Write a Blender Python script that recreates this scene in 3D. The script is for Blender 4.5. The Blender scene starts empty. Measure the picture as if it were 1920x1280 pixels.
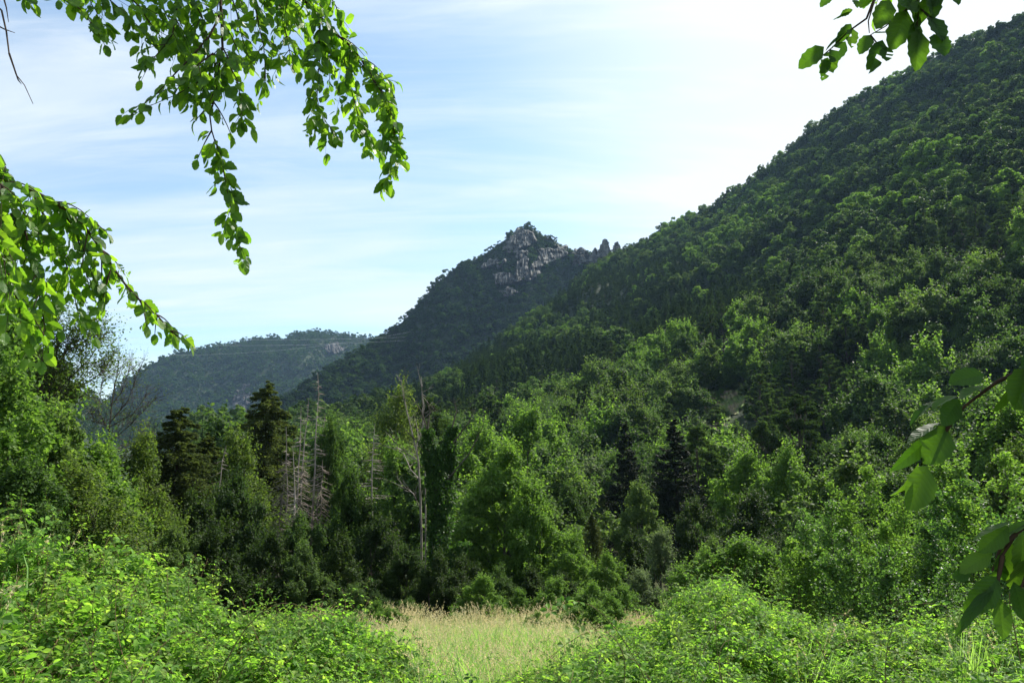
import bpy, math, random
import numpy as np
from mathutils import Vector, Matrix
PI = math.pi; R = math.radians
S = bpy.context.scene; C = S.collection
# ------------------------------------------------------------------ camera
LENS = 26.0; F = LENS/36*1920; PITCH = math.atan(240/F)
cam = bpy.data.objects.new('camera', bpy.data.cameras.new('camera')); C.objects.link(cam)
cam.data.lens = LENS; cam.data.sensor_width = 36; cam.data.clip_start = 0.05; cam.data.clip_end = 20000
cam.location = (0, 0, 0); cam.rotation_euler = (PI/2+PITCH, 0, 0); S.camera = cam
# ------------------------------------------------------------------ sky and sun
SUN_AZ, SUN_EL = 48, 46          # degrees right of the view, above the horizon
w = bpy.data.worlds.new("World"); S.world = w; w.use_nodes = True
nt = w.node_tree; nt.nodes.clear()
def N(nt, t, **k):
    n = nt.nodes.new(t)
    for a, b in k.items(): setattr(n, a, b)
    return n
def L(nt, a, b): nt.links.new(a, b)
sky = N(nt, 'ShaderNodeTexSky', sky_type='NISHITA', sun_disc=False)
sky.sun_elevation = R(SUN_EL); sky.sun_rotation = R(SUN_AZ); sky.air_density = 1.0; sky.dust_density = 1.0; sky.ozone_density = 1.5; sky.altitude = 300
tc = N(nt, 'ShaderNodeTexCoord')
sep = N(nt, 'ShaderNodeSeparateXYZ'); L(nt, tc.outputs['Generated'], sep.inputs[0])
def M(nt, op, a, b=None, c=None, clamp=False):
    n = N(nt, 'ShaderNodeMath', operation=op, use_clamp=clamp)
    for i, v in enumerate((a, b, c)):
        if v is None: continue
        if isinstance(v, (int, float)): n.inputs[i].default_value = v
        else: L(nt, v, n.inputs[i])
    return n.outputs[0]
zz = M(nt, 'ADD', M(nt, 'MAXIMUM', sep.outputs[2], 0.0), 0.22)
cmb = N(nt, 'ShaderNodeCombineXYZ')
L(nt, M(nt, 'DIVIDE', sep.outputs[0], zz), cmb.inputs[0]); L(nt, M(nt, 'DIVIDE', sep.outputs[1], zz), cmb.inputs[1])
def cloud(rot, sx, sy, scale, det, rough, dist, lo, hi, seed):
    mp = N(nt, 'ShaderNodeMapping'); mp.inputs['Rotation'].default_value = (0, 0, R(rot)); mp.inputs['Scale'].default_value = (sx, sy, 1); mp.inputs['Location'].default_value = (seed, seed*1.7, 0)
    L(nt, cmb.outputs[0], mp.inputs[0])
    n = N(nt, 'ShaderNodeTexNoise'); n.inputs['Scale'].default_value = scale; n.inputs['Detail'].default_value = det; n.inputs['Roughness'].default_value = rough; n.inputs['Distortion'].default_value = dist
    L(nt, mp.outputs[0], n.inputs['Vector'])
    mr = N(nt, 'ShaderNodeMapRange'); mr.interpolation_type = 'SMOOTHSTEP'; mr.inputs[1].default_value = lo; mr.inputs[2].default_value = hi
    L(nt, n.outputs[0], mr.inputs[0]); return mr.outputs[0]
c1 = cloud(-17, 0.4, 1.5, 1.3, 7, 0.55, 0.7, 0.37, 0.62, 3.1)
c2 = cloud(-30, 0.5, 2.8, 2.4, 9, 0.62, 1.1, 0.42, 0.72, 7.7)
cf = M(nt, 'ADD', M(nt, 'MULTIPLY', c1, 0.62), M(nt, 'MULTIPLY', c2, 0.33))
# thin veil that thickens towards the sun side
sd = N(nt, 'ShaderNodeVectorMath', operation='DOT_PRODUCT'); L(nt, tc.outputs['Generated'], sd.inputs[0])
sd.inputs[1].default_value = (math.sin(R(SUN_AZ-4))*math.cos(R(33)), math.cos(R(SUN_AZ-4))*math.cos(R(33)), math.sin(R(33)))
mr = N(nt, 'ShaderNodeMapRange'); mr.interpolation_type = 'SMOOTHSTEP'; mr.inputs[1].default_value = 0.74; mr.inputs[2].default_value = 1.01; mr.inputs[4].default_value = 1.0
L(nt, sd.outputs['Value'], mr.inputs[0])
cov = M(nt, 'ADD', M(nt, 'MULTIPLY_ADD', cf, 0.85, 0.10), M(nt, 'MULTIPLY', mr.outputs[0], 0.9), clamp=True)
mx = N(nt, 'ShaderNodeMix', data_type='RGBA'); tn = N(nt, 'ShaderNodeMix', data_type='RGBA', blend_type='MULTIPLY'); tn.inputs[0].default_value = 1; L(nt, sky.outputs[0], tn.inputs[6]); tn.inputs[7].default_value = (1.0, 1.10, 1.06, 1); L(nt, cov, mx.inputs[0]); L(nt, tn.outputs[2], mx.inputs[6])
mx.inputs[7].default_value = (4.75, 5.1, 5.25, 1)
bg = N(nt, 'ShaderNodeBackground'); bg.inputs[1].default_value = 0.11; L(nt, mx.outputs[2], bg.inputs[0])
wo = N(nt, 'ShaderNodeOutputWorld'); L(nt, bg.outputs[0], wo.inputs[0])
sl = bpy.data.objects.new('sun', bpy.data.lights.new('sun', 'SUN')); C.objects.link(sl)
sl.data.energy = 5.0; sl.data.angle = R(0.55); sl.data.color = (1, 0.95, 0.86)
sdir = Vector((math.sin(R(SUN_AZ))*math.cos(R(SUN_EL)), math.cos(R(SUN_AZ))*math.cos(R(SUN_EL)), math.sin(R(SUN_EL))))
sl.rotation_euler = sdir.to_track_quat('Z', 'Y').to_euler(); sl.location = (20, 20, 60)
S.view_settings.view_transform = 'Standard'; S.view_settings.look = 'None'; S.view_settings.exposure = 0.95; S.view_settings.gamma = 1
S.cycles.use_denoising = True; S.cycles.max_bounces = 7; S.cycles.diffuse_bounces = 3; S.cycles.glossy_bounces = 2; S.cycles.transmission_bounces = 4
S.cycles.transparent_max_bounces = 6; S.cycles.volume_bounces = 0; S.cycles.caustics_reflective = False; S.cycles.caustics_refractive = False
S.cycles.sample_clamp_indirect = 4

# ------------------------------------------------------------------ maths helpers
rng = np.random.default_rng(7)
CP, SP = math.cos(PITCH), math.sin(PITCH)
def pdir(px, py):
    a = (np.asarray(px, float)-960)/F; b = (640-np.asarray(py, float))/F
    return a, CP-b*SP, SP+b*CP
def az_te(px, py):                # azimuth (rad, + right) and tan(elevation)
    x, y, z = pdir(px, py); return np.arctan2(x, y), z/np.hypot(x, y)
def at(px, py, r):                # point seen at that pixel of the photo at horizontal distance r
    x, y, z = pdir(px, py); h = np.hypot(x, y); return Vector((float(x/h*r), float(y/h*r), float(z/h*r)))
def proj(x, y, z):
    d = y*CP+z*SP; u = -y*SP+z*CP
    return 960+F*x/d, 640-F*u/d
_perm = np.random.default_rng(3).random((256, 256))
def vnoise(x, y):
    x = np.asarray(x, float); y = np.asarray(y, float)
    xi = np.floor(x).astype(int); yi = np.floor(y).astype(int); fx = x-xi; fy = y-yi
    fx = fx*fx*(3-2*fx); fy = fy*fy*(3-2*fy)
    g = lambda a, b: _perm[a & 255, b & 255]
    return (g(xi, yi)*(1-fx)+g(xi+1, yi)*fx)*(1-fy)+(g(xi, yi+1)*(1-fx)+g(xi+1, yi+1)*fx)*fy
def fbm(x, y, o=4):
    s = 0; a = 0.5
    for i in range(o): s = s+a*(vnoise(x*2**i+i*17.3, y*2**i+i*9.1)-0.5)*2; a *= 0.5
    return s
def sstep(a, b, x): t = np.clip((x-a)/(b-a), 0, 1); return t*t*(3-2*t)

# ------------------------------------------------------------------ mesh helpers
def make_mesh(name, verts, faces, mats=(), smooth=False, mi=None, attrs=None):
    me = bpy.data.meshes.new(name); verts = np.asarray(verts, np.float32).reshape(-1, 3)
    me.vertices.add(len(verts)); me.vertices.foreach_set('co', verts.ravel())
    if isinstance(faces, np.ndarray): faces = [faces]
    fl = [np.asarray(f, np.int32) for f in faces if len(f)]
    tot = sum(f.size for f in fl); nf = sum(len(f) for f in fl)
    me.loops.add(tot); me.polygons.add(nf)
    me.loops.foreach_set('vertex_index', np.concatenate([f.ravel() for f in fl]))
    cnt = np.concatenate([np.full(len(f), f.shape[1], np.int32) for f in fl])
    me.polygons.foreach_set('loop_start', np.concatenate([[0], np.cumsum(cnt)[:-1]]).astype(np.int32))
    if mi is not None: me.polygons.foreach_set('material_index', np.asarray(mi, np.int32))
    me.polygons.foreach_set('use_smooth', np.full(nf, smooth, bool))
    for m in mats: me.materials.append(m)
    me.update(calc_edges=True)
    for k, v in (attrs or {}).items():
        a = me.attributes.new(k, 'FLOAT', 'POINT'); a.data.foreach_set('value', np.asarray(v, np.float32))
    return me
class MB:                          # collects quads and triangles with material slots
    def __init__(s): s.v = []; s.q = []; s.t = []; s.n = 0; s.qm = []; s.tm = []; s.u = []
    def add(s, v, q=None, t=None, m=0, u=None):
        v = np.asarray(v, float).reshape(-1, 3)
        if q is not None and len(q): q = np.asarray(q)+s.n; s.q.append(q); s.qm.append(np.full(len(q), m))
        if t is not None and len(t): t = np.asarray(t)+s.n; s.t.append(t); s.tm.append(np.full(len(t), m))
        s.u.append(np.zeros(len(v)) if u is None else np.asarray(u, float)); s.v.append(v); s.n += len(v)
    def tube(s, pts, rad, sides=6, m=0):
        P = np.asarray([tuple(p) for p in pts], float); n = len(P); rad = np.broadcast_to(np.asarray(rad, float), (n,))
        T = np.gradient(P, axis=0); T /= np.linalg.norm(T, axis=1)[:, None]+1e-9
        up = np.array([0.31, 0.17, 0.93]) if abs(T[0, 2]) < 0.9 else np.array([1, 0.1, 0.])
        A = np.cross(T, up); A /= np.linalg.norm(A, axis=1)[:, None]+1e-9; B = np.cross(T, A)
        th = np.arange(sides)/sides*2*PI
        V = P[:, None]+rad[:, None, None]*(np.cos(th)[None, :, None]*A[:, None]+np.sin(th)[None, :, None]*B[:, None])
        i = np.arange(n-1)[:, None]*sides; j = np.arange(sides)[None]; k = (j+1) % sides
        q = np.stack([i+j, i+k, i+sides+k, i+sides+j], -1).reshape(-1, 4)
        s.add(V.reshape(-1, 3), q=q, m=m)
    def mesh(s, name, mats, smooth=False, uattr=False):
        q = np.concatenate(s.q) if s.q else np.zeros((0, 4), int); t = np.concatenate(s.t) if s.t else np.zeros((0, 3), int)
        mi = np.concatenate(([*s.qm] if s.q else [])+([*s.tm] if s.t else []))
        return make_mesh(name, np.concatenate(s.v), [q, t], mats, smooth, mi, {'along': np.concatenate(s.u)} if uattr else None)
def unit(v): return v/(np.linalg.norm(v, axis=-1, keepdims=True)+1e-9)
def leaf_quads(mb, P, Nrm, size, rg, aspect=0.6, m=0, along=None, fold=0.0):
    """small rhombic leaves, one quad each, lying across the normals given"""
    n = len(P); 
    if n == 0: return
    if along is None: along = rg.normal(size=(n, 3))
    U = unit(along-(along*Nrm).sum(1, keepdims=True)*Nrm); V = np.cross(Nrm, U)
    s = size*rg.uniform(0.7, 1.3, (n, 1)); 
    a = P-U*s*0.5; c = P+U*s*0.5; b = P+V*s*aspect*0.5-U*s*.05+Nrm*s*fold; d = P-V*s*aspect*0.5-U*s*.05+Nrm*s*fold
    v = np.stack([a, b, c, d], 1).reshape(-1, 3); i = np.arange(n)[:, None]*4+np.arange(4)[None]
    mb.add(v, q=i, m=m)
def ob(name, data, parent=None, loc=None, rz=0, sc=1):
    o = bpy.data.objects.new(name, data); C.objects.link(o)
    if parent: o.parent = parent
    if loc is not None: o.location = loc
    if rz: o.rotation_euler = (0, 0, rz)
    if sc != 1: o.scale = (sc, sc, sc) if isinstance(sc, (int, float)) else sc
    return o
def tag(o, label=None, cat=None, group=None, kind=None):
    if label: o['label'] = label
    if cat: o['category'] = cat
    if group: o['group'] = group
    if kind: o['kind'] = kind
    return o

# ------------------------------------------------------------------ materials
def mat(name):
    m = bpy.data.materials.new(name); m.use_nodes = True; m.node_tree.nodes.clear(); return m, m.node_tree
def ramp(nt, fac, cols):
    r = N(nt, 'ShaderNodeValToRGB'); e = r.color_ramp.elements
    while len(e) < len(cols): e.new(0.5)
    for i, c in enumerate(cols): e[i].position = c[0]; e[i].color = (*c[1], 1)
    L(nt, fac, r.inputs[0]); return r.outputs[0]
def noise(nt, scale, det=4, coord='Object', rough=0.55, vec=None):
    n = N(nt, 'ShaderNodeTexNoise'); n.inputs['Scale'].default_value = scale; n.inputs['Detail'].default_value = det; n.inputs['Roughness'].default_value = rough
    if vec is None: t = N(nt, 'ShaderNodeTexCoord'); vec = t.outputs[coord]
    L(nt, vec, n.inputs['Vector']); return n.outputs[0]
def leaf_mat(name, cols, trans=0.4, tint=(1.15, 1.25, 0.55), rough=0.55, spec=0.12, vary=0.7, veins=False, ALB=0.60):
    """cols: the colours this kind of tree comes in; each plant picks one, its leaves vary around it"""
    m, nt = mat(name)
    oi = N(nt, 'ShaderNodeObjectInfo'); ge = N(nt, 'ShaderNodeNewGeometry')
    n = len(cols); c = ramp(nt, oi.outputs['Random'], [(i/max(1, n-1), c) for i, c in enumerate(cols)])
    hv = N(nt, 'ShaderNodeHueSaturation'); L(nt, c, hv.inputs['Color'])
    L(nt, M(nt, 'MULTIPLY_ADD', ge.outputs['Random Per Island'], vary, 1-vary/2), hv.inputs['Value'])
    L(nt, M(nt, 'MULTIPLY_ADD', ge.outputs['Random Per Island'], -0.03, 0.515), hv.inputs['Hue'])
    hv.inputs['Saturation'].default_value = 0.93; al_ = N(nt, 'ShaderNodeMix', data_type='RGBA', blend_type='MULTIPLY'); al_.inputs[0].default_value = 1; L(nt, hv.outputs[0], al_.inputs[6]); al_.inputs[7].default_value = (ALB, ALB, ALB, 1); col = al_.outputs[2]
    p = N(nt, 'ShaderNodeBsdfPrincipled'); p.inputs['Roughness'].default_value = rough; p.inputs['Specular IOR Level'].default_value = spec
    if veins:
        at_ = N(nt, 'ShaderNodeAttribute', attribute_name='along'); 
        wv = M(nt, 'SINE', M(nt, 'MULTIPLY', at_.outputs['Fac'], 60)); 
        vm = N(nt, 'ShaderNodeMix', data_type='RGBA', blend_type='MULTIPLY'); vm.inputs[0].default_value = 1
        L(nt, col, vm.inputs[6]); L(nt, ramp(nt, M(nt, 'MULTIPLY_ADD', wv, 0.5, 0.5), [(0, (0.9, 0.9, 0.9)), (0.2, (1, 1, 1)), (1, (1.0, 1.0, 1.0))]), vm.inputs[7]); col = vm.outputs[2]
        b = N(nt, 'ShaderNodeBump'); b.inputs['Strength'].default_value = 0.2; b.inputs['Distance'].default_value = 0.001; L(nt, wv, b.inputs['Height']); L(nt, b.outputs[0], p.inputs['Normal'])
    L(nt, col, p.inputs['Base Color'])
    t = N(nt, 'ShaderNodeBsdfTranslucent'); tm = N(nt, 'ShaderNodeMix', data_type='RGBA', blend_type='MULTIPLY'); tm.inputs[0].default_value = 1
    L(nt, col, tm.inputs[6]); tm.inputs[7].default_value = (*[k*2.4 for k in tint], 1); L(nt, tm.outputs[2], t.inputs[0])
    x = N(nt, 'ShaderNodeMixShader'); x.inputs[0].default_value = trans; L(nt, p.outputs[0], x.inputs[1]); L(nt, t.outputs[0], x.inputs[2])
    o = N(nt, 'ShaderNodeOutputMaterial'); L(nt, x.outputs[0], o.inputs[0]); return m
def surf_mat(name, cols, scale, det=5, rough=0.9, bump=0.0, bscale=None, stretch=None, coord='Object'):
    m, nt = mat(name); t = N(nt, 'ShaderNodeTexCoord'); vec = t.outputs[coord]
    if stretch: mp = N(nt, 'ShaderNodeMapping'); mp.inputs['Scale'].default_value = stretch; L(nt, vec, mp.inputs[0]); vec = mp.outputs[0]
    f = noise(nt, scale, det, vec=vec)
    p = N(nt, 'ShaderNodeBsdfPrincipled'); p.inputs['Roughness'].default_value = rough; p.inputs['Specular IOR Level'].default_value = 0.2
    L(nt, ramp(nt, f, cols), p.inputs['Base Color'])
    if bump:
        b = N(nt, 'ShaderNodeBump'); b.inputs['Strength'].default_value = 1; b.inputs['Distance'].default_value = bump
        L(nt, noise(nt, bscale or scale*3, 6, vec=vec), b.inputs['Height']); L(nt, b.outputs[0], p.inputs['Normal'])
    o = N(nt, 'ShaderNodeOutputMaterial'); L(nt, p.outputs[0], o.inputs[0]); return m
MT = {}
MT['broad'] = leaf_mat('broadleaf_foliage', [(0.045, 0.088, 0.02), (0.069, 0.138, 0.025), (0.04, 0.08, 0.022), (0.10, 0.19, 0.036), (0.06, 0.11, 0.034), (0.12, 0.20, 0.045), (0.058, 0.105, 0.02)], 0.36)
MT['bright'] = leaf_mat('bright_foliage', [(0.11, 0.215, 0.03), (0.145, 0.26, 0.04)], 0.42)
MT['olive'] = leaf_mat('olive_foliage', [(0.085, 0.145, 0.026), (0.11, 0.165, 0.03)], 0.4)
MT['silver'] = leaf_mat('silvery_foliage', [(0.12, 0.18, 0.07), (0.14, 0.20, 0.085)], 0.35, tint=(1.1, 1.15, 0.7))
MT['birch'] = leaf_mat('birch_foliage', [(0.08, 0.18, 0.035), (0.11, 0.21, 0.045)], 0.42, rough=0.45, spec=0.25)
MT['darkleaf'] = leaf_mat('shade_foliage', [(0.034, 0.066, 0.016), (0.05, 0.09, 0.02)], 0.33)  # leaf colour darkened to stand for the shade under the wood
MT['spruce'] = leaf_mat('spruce_needles', [(0.03, 0.06, 0.018), (0.052, 0.09, 0.026), (0.04, 0.072, 0.022)], 0.3, tint=(1, 1.2, .5), rough=.8, spec=.03)
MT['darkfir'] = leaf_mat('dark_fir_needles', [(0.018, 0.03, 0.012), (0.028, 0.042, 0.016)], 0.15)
MT['bigshade'] = leaf_mat('shaded_elm_leaf', [(0.035, 0.095, 0.012), (0.05, 0.12, 0.015)], 0.42, tint=(1.3, 1.35, .3), rough=.55, spec=.22, vary=.7, veins=True, ALB=.75)  # darker copy of the elm leaf, shade on the right-hand twigs put into its colour
MT['nearspruce'] = leaf_mat('spruce_boughs', [(0.085, 0.115, 0.036), (0.10, 0.13, 0.04), (0.09, 0.12, 0.04)], 0.35, tint=(1.05, 1.15, .5), rough=.8, spec=.05)
MT['pine'] = leaf_mat('pine_needles', [(0.042, 0.074, 0.022), (0.06, 0.10, 0.03), (0.08, 0.13, 0.036)], 0.3, tint=(1, 1.2, .5), rough=.8, spec=.03)
MT['far'] = leaf_mat('far_foliage', [(0.03, 0.075, 0.02), (0.046, 0.108, 0.026), (0.034, 0.083, 0.022), (0.066, 0.14, 0.034)], 0.32)
MT['bark'] = surf_mat('bark', [(0.3, (0.035, 0.028, 0.02)), (0.7, (0.10, 0.085, 0.065))], 3, bump=0.02, stretch=(1, 1, 0.2))
MT['conbark'] = surf_mat('conifer_bark', [(0.3, (0.022, 0.018, 0.013)), (0.7, (0.05, 0.04, 0.03))], 3, bump=0.02, stretch=(1, 1, 0.2))
MT['birchbark'] = surf_mat('pale_bark', [(0.38, (0.06, 0.05, 0.04)), (0.5, (0.22, 0.19, 0.155)), (0.75, (0.40, 0.36, 0.31))], 2.4, bump=0.01, stretch=(1, 1, 0.5))
MT['dead'] = surf_mat('dead_wood', [(0.3, (0.16, 0.13, 0.105)), (0.7, (0.34, 0.30, 0.26))], 2.5, bump=0.01, stretch=(1, 1, 0.3))
MT['deadtwig'] = surf_mat('dead_twigs', [(0.3, (0.13, 0.105, 0.085)), (0.7, (0.26, 0.22, 0.18))], 1.5)
MT['twig'] = surf_mat('twig_bark', [(0.3, (0.03, 0.02, 0.015)), (0.7, (0.07, 0.045, 0.03))], 30)
MT['floor'] = surf_mat('forest_floor', [(0.3, (0.012, 0.022, 0.008)), (0.6, (0.02, 0.034, 0.012)), (0.8, (0.03, 0.04, 0.018))], 0.15, bump=0.4, bscale=0.5)
MT['rock'] = surf_mat('limestone', [(0.40, (0.03, 0.032, 0.026)), (0.49, (0.095, 0.095, 0.088)), (0.6, (0.17, 0.17, 0.157)), (0.8, (0.235, 0.228, 0.21))], 0.13, det=10, bump=2.5, bscale=0.12, stretch=(1.3, 1, 0.22))
MT['farrock'] = surf_mat('shaded_limestone', [(0.36, (0.05, 0.05, 0.045)), (0.5, (0.05, 0.05, 0.046)), (0.7, (0.09, 0.083, 0.08))], 0.05, det=10, bump=3, bscale=0.1, stretch=(1, 1, 0.35))  # shade on the distant crags put into a darker limestone colour
MT['wire'] = surf_mat('aluminium_wire', [(0.3, (0.6, 0.6, 0.6)), (0.7, (0.75, 0.75, 0.75))], 1, rough=0.4)

# ================================================================== TERRAIN (heights over azimuth and distance)
def Gz(x, y):                      # meadow bank, gully and valley floor
    x = np.asarray(x, float); y = np.asarray(y, float); r = np.hypot(x, y); az = np.arctan2(x, y)
    z = np.interp(r, [0, 30, 48, 80, 110, 160, 300, 700, 2500, 9000], [-1.7, -6.5, -9.2, -11.5, -11, -12, -22, -45, -60, -60])
    z = np.where(y < 0, -1.7+0.02*np.minimum(r, 60), z)
    return z+fbm(x/9, y/9, 3)*0.25*sstep(6, 20, r)+fbm(x/60, y/60, 3)*2.5*sstep(50, 140, r)
class Hill:
    """a slope between its foot and its crest line; the crest is given as (px, py, distance)"""
    def __init__(s, crest, foot, p, drop, tree=0, amp=0.02, back=0.55, freq=70):
        c = np.array(crest, float); a, t = az_te(c[:, 0], c[:, 1]); o = np.argsort(a)
        s.a = a[o]; s.t = t[o]; s.r1 = c[o, 2]; f = np.array(foot, float); fa, _ = az_te(f[:, 0], 700+0*f[:, 0]); s.fa = fa; s.fr = f[:, 1]
        s.p = p; s.drop = drop; s.tree = tree; s.amp = amp; s.back = back; s.freq = freq
    def ends(s, az): return np.interp(az, s.fa, s.fr), np.interp(az, s.a, s.r1), np.interp(az, s.a, s.t)
    def z(s, x, y):
        r = np.hypot(x, y); az = np.arctan2(x, y); r0, r1, te = s.ends(az)
        z0 = Gz(np.sin(az)*r0, np.cos(az)*r0)-s.drop; z1 = te*r1-s.tree
        t = np.clip((r-r0)/(r1-r0), -0.2, 1); q = np.sign(t)*np.abs(t)**s.p
        z = z0+(z1-z0)*q; z = np.where(r > r1, z1-(r-r1)*s.back, z)
        env = np.clip(4*t*(1.03-t), 0, 1)
        return z+env*s.amp*r1*(fbm(x/s.freq, y/s.freq, 4)+0.5*np.abs(fbm(x/s.freq/2.1+9, y/s.freq/2.1, 3)))
    def mesh(s, name, a0, a1, na, nr, m, over=1.35):
        az = np.linspace(a0, a1, na)[:, None]; r0, r1, te = s.ends(az); k = np.linspace(-0.08, 1, nr)[None]
        k2 = np.concatenate([k, np.linspace(1, over, 12)[1:][None]], 1); r = r0+(r1-r0)*k2
        x = np.sin(az)*r; y = np.cos(az)*r; z = s.z(x, y); nn = k2.shape[1]
        i = np.arange(na-1)[:, None]*nn+np.arange(nn-1)[None]
        q = np.stack([i, i+nn, i+nn+1, i+1], -1).reshape(-1, 4)
        o = ob(name, make_mesh(name, np.stack([x, y, z], -1).reshape(-1, 3), q, [m], True)); return tag(o, kind='structure')
side = Hill([(430, 812, 330), (540, 800, 380), (640, 778, 430), (760, 742, 500), (880, 680, 570), (980, 610, 640), (1060, 552, 700), (1110, 505, 740), (1160, 482, 770),
             (1200, 462, 770), (1260, 425, 760), (1340, 388, 740), (1400, 345, 720), (1460, 298, 700), (1520, 250, 680), (1600, 190, 650), (1700, 135, 620), (1800, 85, 600),
             (1920, 32, 580), (2060, -40, 560), (2300, -120, 540)],
            [(300, 200), (540, 150), (800, 112), (1200, 100), (1900, 96), (2300, 95)], 1.32, 1.5, tree=0, amp=0.022, freq=75)
peak = Hill([(380, 815, 900), (500, 775, 900), (540, 742, 900), (600, 700, 930), (650, 672, 960), (705, 640, 1000), (760, 600, 1030), (790, 565, 1040), (820, 530, 1050), (860, 502, 1060), (900, 482, 1070),
             (930, 462, 1080), (958, 440, 1090), (990, 424, 1100), (1015, 440, 1100), (1040, 452, 1090), (1060, 468, 1080), (1100, 482, 1060), (1150, 478, 1040), (1230, 470, 1000), (1400, 460, 980)],
            [(300, 620), (700, 640), (1000, 700), (1400, 700)], 1.05, 12, amp=0.013, freq=120)
farh = Hill([(-60, 800, 2300), (60, 790, 2300), (180, 765, 2300), (200, 750, 2300), (235, 718, 2300), (262, 700, 2310), (300, 678, 2330), (330, 664, 2350), (380, 655, 2370), (430, 645, 2390),
             (470, 637, 2400), (505, 633, 2400), (530, 637, 2400), (548, 628, 2400), (590, 624, 2400), (640, 630, 2400), (690, 637, 2400), (800, 650, 2400), (1000, 700, 2400)],
            [(-60, 1500), (300, 1450), (700, 1400), (1000, 1400)], 0.95, 25, amp=0.024, freq=200)
leftr = Hill([(-500, 560, 900), (-100, 640, 1000), (60, 690, 1150), (130, 722, 1250), (170, 742, 1350), (205, 765, 1400), (300, 800, 1450), (420, 830, 1500)],
             [(-500, 500), (0, 600), (300, 800), (420, 900)], 1.1, 5, amp=0.01, freq=120)
# ground: one polar sheet from under the camera out past the far hills
ra = np.concatenate([[0.3], np.linspace(1, 60, 119), np.geomspace(61, 9000, 120)]); na = 361; aa = np.linspace(-PI, PI, na)[:-1]
A_, R_ = np.meshgrid(aa, ra, indexing='ij'); gx = np.sin(A_)*R_; gy = np.cos(A_)*R_; gz = Gz(gx, gy); nr_ = len(ra)
i = (np.arange(na-1)[:, None]*nr_+np.arange(nr_-1)[None]); j = ((np.arange(na-1)+1) % (na-1))[:, None]*nr_+np.arange(nr_-1)[None]
gq = np.stack([i, i+1, j+1, j], -1).reshape(-1, 4)
m, nt_ = mat('valley_ground'); t_ = N(nt_, 'ShaderNodeTexCoord'); vec = t_.outputs['Object']
ln = N(nt_, 'ShaderNodeVectorMath', operation='LENGTH'); L(nt_, vec, ln.inputs[0])
near = ramp(nt_, noise(nt_, 1.2, 6, vec=vec), [(0.3, (0.05, 0.06, 0.018)), (0.55, (0.10, 0.11, 0.035)), (0.75, (0.16, 0.14, 0.065))])
farc = ramp(nt_, noise(nt_, 0.1, 5, vec=vec), [(0.3, (0.02, 0.028, 0.011)), (0.7, (0.045, 0.05, 0.02))])
mxn = N(nt_, 'ShaderNodeMix', data_type='RGBA'); mrn = N(nt_, 'ShaderNodeMapRange'); mrn.inputs[1].default_value = 31; mrn.inputs[2].default_value = 36; L(nt_, ln.outputs['Value'], mrn.inputs[0])
L(nt_, mrn.outputs[0], mxn.inputs[0]); L(nt_, near, mxn.inputs[6]); L(nt_, farc, mxn.inputs[7])
pb = N(nt_, 'ShaderNodeBsdfPrincipled'); pb.inputs['Roughness'].default_value = 1; pb.inputs['Specular IOR Level'].default_value = 0.1; L(nt_, mxn.outputs[2], pb.inputs['Base Color'])
bb = N(nt_, 'ShaderNodeBump'); bb.inputs['Distance'].default_value = 0.05; L(nt_, noise(nt_, 8, 5, vec=vec), bb.inputs['Height']); L(nt_, bb.outputs[0], pb.inputs['Normal'])
L(nt_, pb.outputs[0], N(nt_, 'ShaderNodeOutputMaterial').inputs[0]); MT['ground'] = m
tag(ob('ground', make_mesh('ground', np.stack([gx, gy, gz], -1).reshape(-1, 3), gq, [m], True)), kind='structure')
side.mesh('hillside', R(-24), R(46), 300, 220, MT['floor'])
peak.mesh('rocky_hill', R(-24), R(18), 260, 160, MT['floor'])
farh.mesh('distant_hill', R(-40), R(4), 240, 90, MT['floor'])
leftr.mesh('valley_hill', R(-55), R(-21), 100, 60, MT['floor'])
def Hz(x, y): return np.maximum(Gz(x, y), side.z(x, y)) if False else np.where(sidemask(x, y), np.maximum(side.z(x, y), Gz(x, y)), Gz(x, y))
def sidemask(x, y):
    r = np.hypot(x, y); az = np.arctan2(x, y); r0, r1, te = side.ends(az); return (az > R(-23)) & (r > r0-8) & (r < r1*1.2)

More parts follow.
